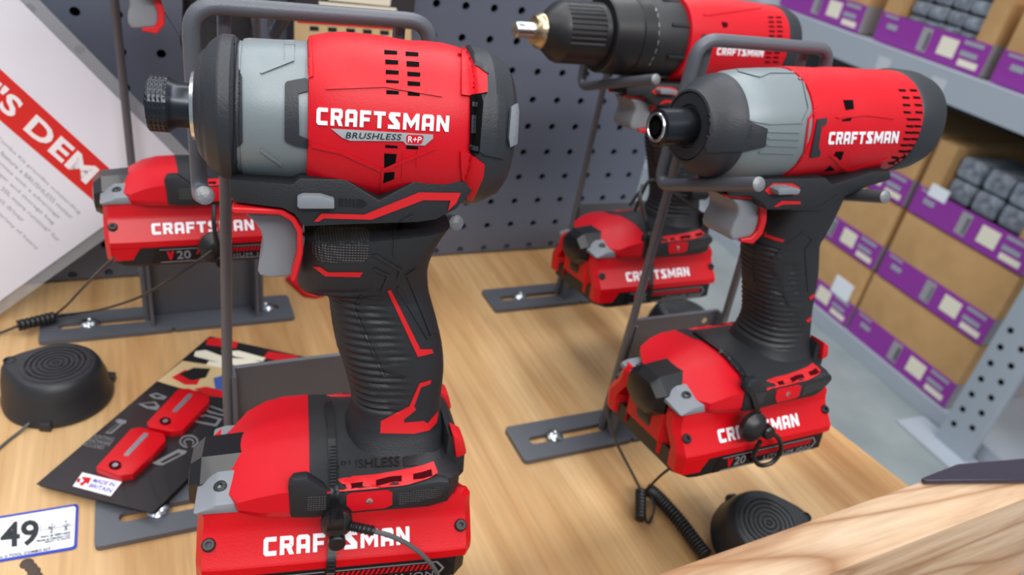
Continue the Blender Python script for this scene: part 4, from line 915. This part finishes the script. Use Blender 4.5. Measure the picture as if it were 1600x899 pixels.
# ------------------------------------------------------------------ alarm pucks and cords on the table
def puck(x, y, rz, label, tilt=(0, 0), z=0.0):
    root = empty('alarm_puck', (x, y, z), 0, label, 'alarm base', 'alarm pucks screwed to the plywood')
    root.rotation_euler = (math.radians(tilt[0]), math.radians(tilt[1]), rz)
    mb = MB(); rings = []; N = 64
    for zz, r, off, lug in [(0.0, 0.0300, 0, 0.0), (0.0008, 0.0312, 0, 0.0), (0.0040, 0.0312, 0, 0.001), (0.0060, 0.0300, 0, 0.002), (0.0150, 0.0282, 0.0005, 0.004), (0.0225, 0.0255, 0.001, 0.006), (0.0255, 0.0236, 0.0015, 0.0068), (0.0268, 0.0222, 0.0015, 0.0066), (0.0272, 0.0210, 0.0015, 0.0060)]:
        ring = []
        for i in range(N):
            t = 2*math.pi*i/N; k = max(0, math.cos(t-math.pi))**8
            ring.append((off+math.cos(t)*(r+lug*k), math.sin(t)*(r+lug*k*0.4), zz))
        rings.append(ring)
    mb.loft(rings); b = mb.build('housing', M['puck'], root, 40)
    tp = MB(); prof = [(0.0270, 0.0198), (0.0276, 0.0196)]
    for k in range(6):
        r = 0.0188-k*0.0030
        prof += [(0.0278, r), (0.0278, r-0.0017), (0.0272, r-0.0019), (0.0272, r-0.0028)]
    prof += [(0.0276, 0.0008)]
    tp.lathe((0.0015, 0, 0), (0, 0, 1), prof, 48); tp.build('ringed_cap', M['puck'], root, 30)
    sc = MB(); sc.lathe((-0.0255, 0, 0.0262), (0, 0, 1), [(0, 0.0036), (0.0012, 0.0036), (0.0014, 0.0030), (0.0004, 0.0024)], 18); sc.build('screw_boss', M['black'], root)
    for a in (40, 160, 280):
        t = math.radians(a); ft = MB(); ft.box(-0.0035+math.cos(t)*0.0305, 0.0035+math.cos(t)*0.0305, -0.003+math.sin(t)*0.0305, 0.003+math.sin(t)*0.0305, 0, 0.006, 0.0012); ft.build('clip_foot', M['puck'], root)
    return root
puck(-0.0645, 0.4420, math.radians(-20), 'black ringed alarm puck at the left edge of the tabletop')
puck(0.3185, 0.2010, math.radians(170), 'black ringed alarm puck behind the pine board at the right', (-15, 6), 0.0085).scale = (0.93, 0.93, 0.93)
puck(0.4140, 0.4180, math.radians(60), 'black ringed alarm puck half hidden behind the right-hand stand')
def cord(name, label, pieces, loc):
    root = empty(name, loc, 0, label, 'cord')
    for nm, pts, r, m in pieces:
        q = MB()
        if nm == 'ferrule': q.tube([Vector(pts[0])+(Vector(pts[1])-Vector(pts[0]))*(k/30) for k in range(31)], r, 14, lambda i: 0.84 if i % 4 == 0 else 1.0)
        else: q.tube(spline(pts, 8), r, 8)
        shift(q, root.location).build(nm, M[m], root, 50)
    return root
fA, fB = onZ(86, 496, 0.009), onZ(28, 510, 0.009)
cord('tether_cord', 'thin black tether cord with a ribbed ferrule, left of the sloping sign', [
    ('cable', [onY(331, 392, 0.378), onY(300, 415, 0.376), onY(262, 440, 0.385), onY(215, 466, 0.415), onY(160, 484, 0.465), onZ(118, 491, 0.010), onZ(86, 496, 0.009)], 0.0008, 'wire'),
    ('cable', [onY(178, 404, 0.382), onY(158, 422, 0.400), onY(130, 450, 0.45), onZ(104, 478, 0.013), onZ(84, 494, 0.0095)], 0.0008, 'wire'),
    ('ferrule', [fA, fB], 0.0042, 'black'),
    ('cable', [onZ(29, 510, 0.009), onZ(8, 518, 0.003), onZ(-40, 536, 0.002)], 0.0009, 'wire')], (fB.x, fB.y, 0))
cord('puck_cable', 'thin grey cable leaving the left alarm puck', [('cable', [onZ(46, 662, 0.004), onZ(30, 676, 0.0015), onZ(12, 690, 0.0012), onZ(-25, 722, 0.0012)], 0.0009, 'cable_grey')], onZ(30, 676, 0))
pk = onZ(1250, 806, 0)
cord('puck_cable', 'short black cable end beside the right alarm puck', [('cable', [onZ(1232, 790, 0.006), onZ(1246, 803, 0.003), onZ(1262, 818, 0.0015)], 0.0009, 'wire')], (pk.x, pk.y, 0))

# ------------------------------------------------------------------ accessory card with two red bit clips
zk = zoom(0, 480, 2.145)
pk_root = empty('accessory_card', onZ(205, 690, 0), 0, 'black hang card with two red bit clips lying on the plywood', 'accessory pack')
CAMPROJ = lambda x, y: (CAMP-Vector(pk_root.location), ray(x, y).normalized())
def bil(s, t):
    a, b, c, d = (57, 757), (238, 803), (484, 560), (328, 526)
    return tuple(((a[i]*(1-s)+b[i]*s)*(1-t)+(d[i]*(1-s)+c[i]*s)*t) for i in (0, 1))
def sheet(nm, m, zf, th, root, S=10, T=14, off=(0, 0)):
    g = [[onZ(bil(i/S, j/T)[0]+off[0], bil(i/S, j/T)[1]+off[1], zf(i/S, j/T)) for i in range(S+1)] for j in range(T+1)]
    mb = MB(); top = [p for r in g for p in r]; bot = [p-Vector((0, 0, th)) for p in top]; n = S+1; K = len(top); fs = []
    for j in range(T):
        for i in range(S):
            q = (j*n+i, j*n+i+1, (j+1)*n+i+1, (j+1)*n+i); fs += [q, tuple(k+K for k in q[::-1])]
    bd = [i for i in range(S)]+[j*n+S for j in range(T)]+[T*n+i for i in range(S, 0, -1)]+[j*n for j in range(T, 0, -1)]
    for k in range(len(bd)):
        a, b = bd[k], bd[(k+1) % len(bd)]; fs.append((a, b, b+K, a+K))
    mb.add(top+bot, fs); return part(mb, nm, m, root, 50)
cz = lambda s, t: 0.0052+0.0050*s*s*(1-t)**1.5+0.0012*math.sin(math.pi*s)
card = sheet('printed_front', M['card'], cz, 0.0006, pk_root)
sheet('dark_backing', M['card_under'], lambda s, t: 0.0042, 0.0005, pk_root, off=(5, 3))
bk = bvh_of([card])
def pr(nm, polys, t, m, par=None, z=zk, raw=False, ml=6, b=None):
    o = lay(nm, polys if raw else bm_polys([z(p) for p in polys]), CAMPROJ, b or bk, t, m, pk_root if par is None else par, ml, 0.0001); return o
T_ = 0.00012
pr('photo_print', [[(527, 250), (612, 182), (770, 205), (800, 235), (762, 300), (600, 272)]], T_, M['tan'])
for q_ in ([(700, 100), (735, 97), (800, 112), (790, 140), (690, 128)], [(900, 150), (1000, 165), (985, 190), (880, 172)], [(650, 276), (690, 268), (765, 286), (764, 306), (700, 300)]): pr('red_print', [q_], T_*1.5, M['red_trim'])
pr('red_print', [[(575, 238), (620, 212), (680, 225), (660, 262), (620, 262)]], T_*1.6, M['red_trim'])
pr('black_print', [[(600, 226), (650, 205), (705, 208), (690, 238), (640, 248)]], T_*2.4, M['black'])
pr('blue_print', [[(715, 240), (765, 225), (800, 240), (764, 285), (722, 276)]], T_*2, M['clear_lens'])
pr('white_print', [[(655, 150), (690, 146), (760, 172), (840, 175), (905, 198), (880, 205), (800, 198), (745, 190), (650, 166)], [(740, 150), (800, 148), (890, 172), (880, 184), (790, 168)], [(700, 182), (760, 192), (800, 204), (780, 212), (690, 196)]], T_*1.8, M['label_cream'])
hs = lambda *p: [tuple(q) for q in p]
pr('nail_icon', [hs((386, 384), (398, 376), (424, 382), (422, 392), (412, 393), (374, 426), (352, 424), (396, 390))], T_, M['print_grey'])
pr('nail_icon', [hs((396, 392), (404, 393), (370, 421), (360, 421))], T_*2, M['card'])
for i, (w, q) in enumerate((('MOUNTING', ((300, 424), (384, 440), (378, 452), (290, 436))), ('HARDWARE', ((290, 438), (376, 455), (368, 467), (280, 450))), ('INCLUDED', ((278, 452), (352, 467), (345, 479), (268, 464))))):
    pr('card_lettering', place(bm_text(w, 0.006), quad(*zk(q))), T_, M['print_grey'], raw=True, ml=4)
def ring2(cx, cy, rx, ry, a0, a1, w, n=16):
    o = []; q = []
    for k in range(n+1):
        a = math.radians(a0+(a1-a0)*k/n); o.append((cx+rx*math.cos(a), cy+ry*math.sin(a))); q.append((cx+(rx-w)*math.cos(a), cy+(ry-w)*math.sin(a)))
    return o+q[::-1]
pr('magnet_icon', [ring2(633, 452, 32, 22, 100, 430, 5)], T_, M['print_grey']); pr('magnet_icon', [ring2(633, 454, 18, 12, 120, 400, 4)], T_, M['print_grey'])
pr('bit_icon', [hs((510, 524), (598, 478), (626, 484), (622, 492), (545, 532), (524, 530)), ], T_, M['print_grey']); pr('bit_icon', [hs((535, 522), (596, 490), (608, 494), (548, 524))], T_*2, M['card'])
pr('bit_icon', [hs((462, 326), (520, 318), (536, 334), (526, 348), (488, 340))], T_, M['print_grey']); pr('bit_icon', [hs((498, 296), (524, 289), (560, 302), (550, 312), (516, 308))], T_, M['print_grey'])
pr('bit_icon', [hs((478, 326), (516, 323), (524, 334), (496, 335))], T_*2, M['card']); pr('bit_icon', [hs((512, 297), (526, 295), (546, 303), (522, 304))], T_*2, M['card'])
pr('bit_icon', [hs((650, 372), (690, 362), (745, 376), (725, 402), (648, 386))], T_, M['print_grey']); pr('bit_icon', [hs((660, 373), (690, 367), (732, 379), (720, 394), (662, 383))], T_*2, M['card'])
pr('bit_icon', [hs((680, 338), (700, 330), (764, 352), (754, 368), (700, 356))], T_, M['print_grey']); pr('bit_icon', [hs((692, 340), (702, 336), (752, 354), (746, 362), (704, 350))], T_*2, M['card'])
stk = pr('origin_sticker', [hs((276, 556), (409, 588), (371, 636), (244, 602))], T_*1.5, M['white'])
bs_ = bvh_of([stk])
pr('arrow_mark', [hs((272, 570), (306, 574), (296, 596), (288, 590), (274, 602), (266, 594), (282, 584)), hs((262, 574), (272, 576), (266, 590), (256, 588))], T_, M['red'], stk, b=bs_)
for w, q in (('MADE IN', ((318, 576), (388, 592), (380, 604), (308, 588))), ('BRITAIN', ((306, 593), (380, 611), (370, 624), (296, 604)))):
    pr('sticker_lettering', place(bm_text(w, 0.01), quad(*zk(q))), T_, M['blue'], stk, raw=True, ml=3, b=bs_)
def clip(poly, slot, hole, zt):
    mb = MB(); mb.prism(zk(poly), 0.0066, zt, lambda a, b, d: (onZ(a, b, zt).x, onZ(a, b, zt).y, d), 0.0010, 2)
    o = part(mb, 'bit_clip', M['red_batt'], pk_root); b = bvh_of([o])
    pr('steel_slot', [slot], 0.0002, M['zinc'], o, b=b); pr('screw_hole', [hole], 0.0003, M['red_slot'], o, b=b)
    cx, cy = zk([(sum(p[0] for p in hole)/len(hole), sum(p[1] for p in hole)/len(hole))])[0]; c = onZ(cx, cy, zt+0.0003)
    s = MB(); s.lathe(c, (0, 0, 1), [(0, 0.0017), (0.0004, 0.0016)], 14); part(s, 'clip_screw', M['zinc'], o)
clip([(320, 538), (438, 408), (470, 402), (552, 424), (556, 448), (508, 500), (445, 560), (400, 566)], [(482, 424), (494, 424), (496, 432), (428, 502), (416, 500), (416, 494)], ring2(386, 532, 22, 15, 0, 345, 21.5), 0.0125)
clip([(490, 388), (596, 276), (630, 272), (700, 298), (702, 318), (612, 412), (575, 418), (500, 404)], [(632, 292), (644, 293), (644, 300), (590, 354), (578, 354), (580, 346)], ring2(554, 384, 20, 13, 0, 345, 19.5), 0.0120)

# ------------------------------------------------------------------ price tag, red plastic end
zp = zoom(0, 760, 5.0)
tg_root = empty('price_tag', onZ(60, 835, 0), 0, 'white price tag with a blue border stuck on the plywood at lower left', 'price tag')
TP = lambda x, y: (CAMP-Vector(tg_root.location), ray(x, y).normalized())
def tagp(poly, z0, z1, nm, m):
    mb = MB(); mb.prism(zp(poly), z0, z1, lambda a, b, d: (onZ(a, b, z1).x, onZ(a, b, z1).y, d)); return part(mb, nm, m, tg_root)
tagp([(-340, 295), (0, 238), (585, 143), (602, 145), (612, 162), (600, 470), (590, 486), (560, 497), (0, 592), (-340, 650)], 0.0002, 0.0007, 'border', M['blue'])
tw_ = tagp([(-340, 315), (0, 255), (572, 160), (586, 162), (592, 172), (578, 458), (570, 470), (548, 478), (0, 572), (-340, 630)], 0.0006, 0.0009, 'face', M['tag'])
bt_ = bvh_of([tw_])
def tx(s, q, off=0.0, ml=3, m='print_dark', nm='tag_lettering'): return lay(nm, place(bm_text(s, off), quad(*zp(q))), TP, bt_, 0.0003, M[m], tw_, ml, 0.0001)
tx('49', ((4, 292), (306, 262), (302, 462), (4, 490)), 0.022, 3, 'print_dark', 'price_number')
tx('BAY', ((380, 318), (436, 309), (434, 327), (378, 336))); tx('2', ((392, 340), (415, 336), (412, 367), (389, 370)), 0.01)
tx('LOC', ((492, 300), (546, 291), (545, 311), (491, 320))); tx('5', ((504, 322), (529, 318), (526, 348), (501, 351)), 0.01)
tx('Item # 4891450', ((320, 392), (550, 358), (549, 376), (318, 410)), 0.014); tx('Model # CMCK211C2', ((288, 424), (549, 382), (548, 400), (286, 443)), 0.014); tx('885911618472', ((352, 438), (546, 404), (545, 414), (351, 448)))
tx('AL 2-TOOL COMBO KIT', ((-20, 550), (398, 481), (396, 502), (-22, 572)), 0.012)
def tpoly(ps, m, nm): return lay(nm, bm_polys([zp(p) for p in ps]), TP, bt_, 0.0003, M[m], tw_, 6, 0.0001)
tpoly([[(398, 298), (414, 295), (406, 308)]], 'print_dark', 'arrow_mark'); tpoly([[(506, 276), (524, 273), (515, 288)]], 'print_dark', 'arrow_mark')
tpoly([[(78, 268), (108, 264), (94, 284)]], 'tan', 'peach_mark'); tpoly([[(318, 348), (580, 305), (580, 307), (318, 350)]], 'print_grey', 'rule_line'); tpoly([[(318, 300), (321, 300), (316, 370), (313, 370)]], 'print_grey', 'rule_line')
rt = MB(); rt.prism([(446, 433), (458, 428), (512, 446), (509, 458), (492, 462), (474, 459)], 0.0003, 0.0042, lambda a, b, d: (onZ(a, b, 0.0042).x, onZ(a, b, 0.0042).y, d), 0.0008, 1)
ro = settle(rt, 'red_plastic_clip', M['red_batt'], onZ(480, 448, 0)); tag(ro, 'small red plastic piece lying on the plywood behind the front trigger', 'plastic clip')

# ------------------------------------------------------------------ sloping sign
SY = 0.535
def sg(e1, e2, y): return Vector((e1*0.621-e2*0.784, y, CAM_Z-e1*0.784-e2*0.621))
E1, E2 = -0.0789, -0.0927
E1 = (onY(148, 364, SY)-CAMP).dot(Vector((0.621, 0, -0.784))); E2 = (onY(240, 210, SY)-CAMP).dot(Vector((-0.784, 0, -0.621)))
sroot = empty('sign', sg(E1-0.05, E2+0.19, SY), 0, 'white paper sign with a red banner, tilted in a clear holder at the left', 'sign')
def slab(a0, a1, b0, b1, y0, y1, nm, m, bev=0.0):
    mb = MB(); mb.prism([(a0, b0), (a1, b0), (a1, b1), (a0, b1)], y0, y1, lambda a, b, d: sg(a, b, d), bev, 1); return part(mb, nm, m, sroot)
SB = E2+0.196
slab(E1-0.26, E1+0.008, E2-0.008, SB+0.006, SY+0.0006, SY+0.0026, 'clear_holder', M['acrylic'])
pap = slab(E1-0.26, E1, E2, SB, SY, SY+0.0005, 'paper', M['paper'])
SP_ = lambda x, y: (CAMP-Vector(sroot.location), ray(x, y).normalized()); bp_ = bvh_of([pap])
za = zoom(0, 0, 3.33); zb2 = zoom(0, 200, 2.498)
def si(nm, bm, m, t=0.00015, ml=14): return lay(nm, bm, SP_, bp_, t, m, pap, ml, 0.0001)
bt0 = (onY(0, 108, SY)-CAMP).dot(Vector((-0.784, 0, -0.621))); bt1 = (onY(0, 188, SY)-CAMP).dot(Vector((-0.784, 0, -0.621)))
ban = slab(E1-0.26, E1-0.0005, bt0, bt1, SY-0.0003, SY+0.0001, 'red_banner', M['sign_red'])
bp_ = bvh_of([ban]); t = bm_text("E'S DEM", 0.03, 0, 1.05)
si('banner_lettering', place(t, quad(*za([(-58, 372), (522, 882), (446, 962), (-132, 456)]))), M['white'], 0.0004)
bp_ = bvh_of([pap])
for s_, (x, y), L_ in (('Combo Kit provides outstanding', (-6, 30), 440), ('s feature a BRUSHLESS motor', (-6, 75), 400), ('omise with a advantage', (-6, 122), 330), ('rger and storage bag', (-6, 166), 300), ('e 20L more runtime* for', (-6, 210), 330), ('act driver', (-6, 262), 140), ('variety of heavy', (-6, 322), 215)):
    d = (0.735, 0.678); n = (-0.60, 0.80); h = 17
    si('sign_lettering', place(bm_text(s_), quad(*zb2([(x, y), (x+d[0]*L_, y+d[1]*L_), (x+d[0]*L_+n[0]*h, y+d[1]*L_+n[1]*h), (x+n[0]*h, y+n[1]*h)]))), M['text_grey'])

# ------------------------------------------------------------------ pack hanging on the pegboard
a, b = onY(458, 60, 0.56), onY(644, 60, 0.56)
hp = empty('hanging_pack', ((a.x+b.x)/2, 0.575, 0.12), 0, 'dark and tan boxed pack hanging on the pegboard above the front driver', 'boxed pack')
mb = MB(); mb.box(a.x, b.x, 0.56, 0.5868, 0.10, 0.36, 0.0012, 1); hb = part(mb, 'carton', M['darkprint'], hp)
def hpp(nm, px, m, t=0.0003):
    p = [onY(x, y, 0.56) for x, y in px]; mb = MB(); mb.prism([(q.x, q.z) for q in p], 0.56-t, 0.5601, UVW); return part(mb, nm, m, hp)
zh = zoom(440, 0, 6.15)
hpp('tan_print', zh([(122, 205), (1245, 285), (1245, 560), (122, 520)]), M['tan']); hpp('red_band', zh([(150, 200), (1180, 278), (1180, 296), (150, 220)]), M['red_trim'], 0.0005)
for x in (270, 445, 620, 780, 945): hpp('dark_square', zh([(x, 252+0.06*(x-270)), (x+85, 258+0.06*(x-270)), (x+85, 300+0.06*(x-270)), (x, 296+0.06*(x-270))]), M['print_dark'], 0.0005)
for q in ([(355, 15), (1100, 80), (1115, 140), (1000, 130), (360, 62)], [(460, -60), (1050, -10), (1040, 62), (450, 5)]): hpp('white_print', zh(q), M['label_cream'], 0.0005)

# ------------------------------------------------------------------ storage rack with cartons, across the aisle
TH = math.radians(3.94); RD = Vector((math.sin(TH), math.cos(TH), 0)); RN = Vector((math.cos(TH), -math.sin(TH), 0)); R0 = Vector((1.834, 1.1895, CAM_Z))
def rk(s, n, z): return R0+RD*s+RN*n+Vector((0, 0, z))
def rbox(s0, s1, n0, n1, z0, z1, mb=None, bev=0.0):
    mb = mb or MB(); mb.prism([(s0, n0), (s1, n0), (s1, n1), (s0, n1)], z0, z1, lambda a, b, d: rk(a, b, d), bev, 2); return mb
rr_ = empty('storage_rack', rk(-0.45, 0, -1.10), 0, 'grey steel storage rack with a perforated upright, across the aisle', 'storage rack')
part(rbox(-1.0, 1.7, -0.035, -0.005, -0.358, -0.284), 'shelf_beam', M['rack'], rr_)
part(rbox(-1.0, 1.7, -0.005, 0.62, -0.300, -0.286), 'shelf_deck', M['rack'], rr_)
part(rbox(-1.0, 1.7, -0.012, 0.62, -1.0995, -1.0515), 'base_deck', M['rack'], rr_)
part(rbox(-1.0, 1.7, 0.63, 0.65, -1.09, 0.5), 'dark_backing', M['darkprint'], rr_)  # added dark sheet, its colour stands in for the shadow inside the rack
up = rbox(-0.505, -0.410, -0.060, -0.036, -1.095, 0.30, None, 0.004); uo = part(up, 'upright', M['rack'], rr_)
rbox_ = rbox(-0.56, -0.34, -0.12, -0.020, -1.0995, -1.0935); part(rbox_, 'foot_plate', M['rack'], rr_)
k = 0
for i in range(7):
    for s in (-0.436, -0.478):
        mb = MB(); mb.lathe(rk(s, -0.0598, -1.03+0.047*i+(0.0235 if s < -0.45 else 0)), -RN, [(0, 0.0075), (0.0006, 0.0075)], 14); part(mb, 'upright_hole', M['hole'], uo)
for s in (0.245, 0.06): part(rbox(s-0.045, s, -0.0362, -0.0349, -0.345, -0.310), 'shelf_label', M['shelf_tag'], rr_)
wl = MB(); wl.box(2.75, 2.85, -2.5, 7, FLOOR_Z, 3.4); w_ = wl.build('wall_right', M['cardboard']); w_['kind'] = 'structure'; w_.data.materials[0] = mat('wall_paint', (150, 150, 150), 0.8)

def carton(s0, s1, z0, label, open_front=False, h=0.196, sticker=None):
    c = empty('carton', rk((s0+s1)/2, 0.19, z0), 0, label, 'cardboard box', 'cartons with purple bands on the rack'); z1 = z0+h; bh_ = 0.076; L = s1-s0
    if not open_front:
        mb = rbox(s0, s1, 0.0, 0.38, z0+0.0005, z1, None, 0.003)
    else:
        mb = rbox(s0, s1, 0.0, 0.38, z0+0.0005, z0+0.012); rbox(s0, s1, 0, 0.012, z0, z0+bh_, mb); rbox(s0, s0+0.05, 0, 0.38, z0, z1, mb); rbox(s1-0.055, s1, 0, 0.38, z0, z1, mb); rbox(s0, s1, 0.36, 0.38, z0, z1, mb)
    part(mb, 'box_body', M['cardboard'], c)
    bd_ = part(rbox(s0-0.0008, s1+0.0008, -0.0016, 0.012, z0+0.001, z0+bh_), 'purple_band', M['purple'], c)
    part(rbox(s0-0.0016, s0+0.002, 0.0, 0.30, z0+0.001, z0+bh_), 'grey_end', M['box_grey'], c)
    def fp(nm, f0, f1, g0, g1, m):      # f from the far end (left in view) to the near end
        part(rbox(s1-L*f1, s1-L*f0, -0.0024, -0.0014, z0+bh_*g0, z0+bh_*g1), nm, m, bd_)
    fp('white_print', 0.04, 0.17, 0.86, 0.94, M['text_grey']); fp('white_print', 0.09, 0.19, 0.50, 0.68, M['text_grey']); fp('product_picture', 0.42, 0.51, 0.16, 0.92, M['box_grey']); fp('picture_dark', 0.475, 0.505, 0.22, 0.80, M['print_grey'])
    fp('cream_label', 0.60, 0.75, 0.26, 0.84, M['label_cream']); fp('white_print', 0.79, 0.95, 0.80, 0.92, M['text_grey']); fp('white_print', 0.79, 0.93, 0.44, 0.60, M['text_grey']); fp('white_print', 0.80, 0.96, 0.14, 0.34, M['label_cream'])
    if sticker: part(rbox(s1-L*sticker[1], s1-L*sticker[0], -0.0030, -0.0002, z0+sticker[2], z0+sticker[3]), 'paper_sticker', M['tag'], c)
    return c
N1, N2, N3 = -0.362, 0.008, 0.378
carton(N1, -0.004, -1.050, 'lowest purple-banded carton of the stack beside the perforated upright')
carton(N1, -0.012, -0.850, 'middle purple-banded carton of the stack beside the perforated upright')
carton(N1, -0.014, -0.650, 'open carton of grey bundles on top of the stack beside the perforated upright', True, 0.20, (0.10, 0.26, 0.062, 0.095))
carton(N2, 0.366, -1.050, 'lowest carton of the second stack, a white sticker on its side', False, 0.196, (0.72, 0.92, 0.070, 0.125))
carton(N2, 0.366, -0.850, 'middle carton of the second stack from the perforated upright')
carton(N2, 0.366, -0.650, 'top carton of the second stack, just under the rear of the right-hand driver')
carton(N3, 0.736, -1.050, 'lowest carton of the third stack, seen past the drill handle')
carton(N3, 0.736, -0.850, 'middle carton of the third stack, seen in front of the right-hand trigger')
carton(-0.032, 0.322, -0.283, 'open carton of grey bundles on the upper shelf, above the grey beam', True, 0.22)
carton(0.385, 0.742, -0.283, 'upper shelf carton farthest along, beside the rear of the drill')
carton(-0.430, -0.066, -0.283, 'upper shelf carton cut off by the right edge')
def bundles(s0, s1, z0, nc, nr, w, h, label, group):
    for r in range(nr):
        for c in range(nc):
            s = s0+(s1-s0)*(c+0.5)/nc; random.seed(r*7+c)
            mb = rbox(s-w/2, s+w/2, 0.018+random.uniform(0, 0.008), 0.20, z0+r*h, z0+r*h+h*0.94, None, 0.012)
            o = settle(mb, 'wrapped_bundle', M['bundle'], rk(s, 0.1, z0+r*h)); tag(o, label, 'bundle', group)
bundles(-0.030+0.06, 0.320-0.06, -0.270, 4, 5, 0.054, 0.038, 'grey wrapped bundle in the open carton on the upper shelf', 'bundles in the upper shelf carton')
bundles(N1+0.055, -0.072, -0.637, 3, 3, 0.072, 0.058, 'grey wrapped bundle in the open carton under the shelf beam', 'bundles in the carton under the beam')
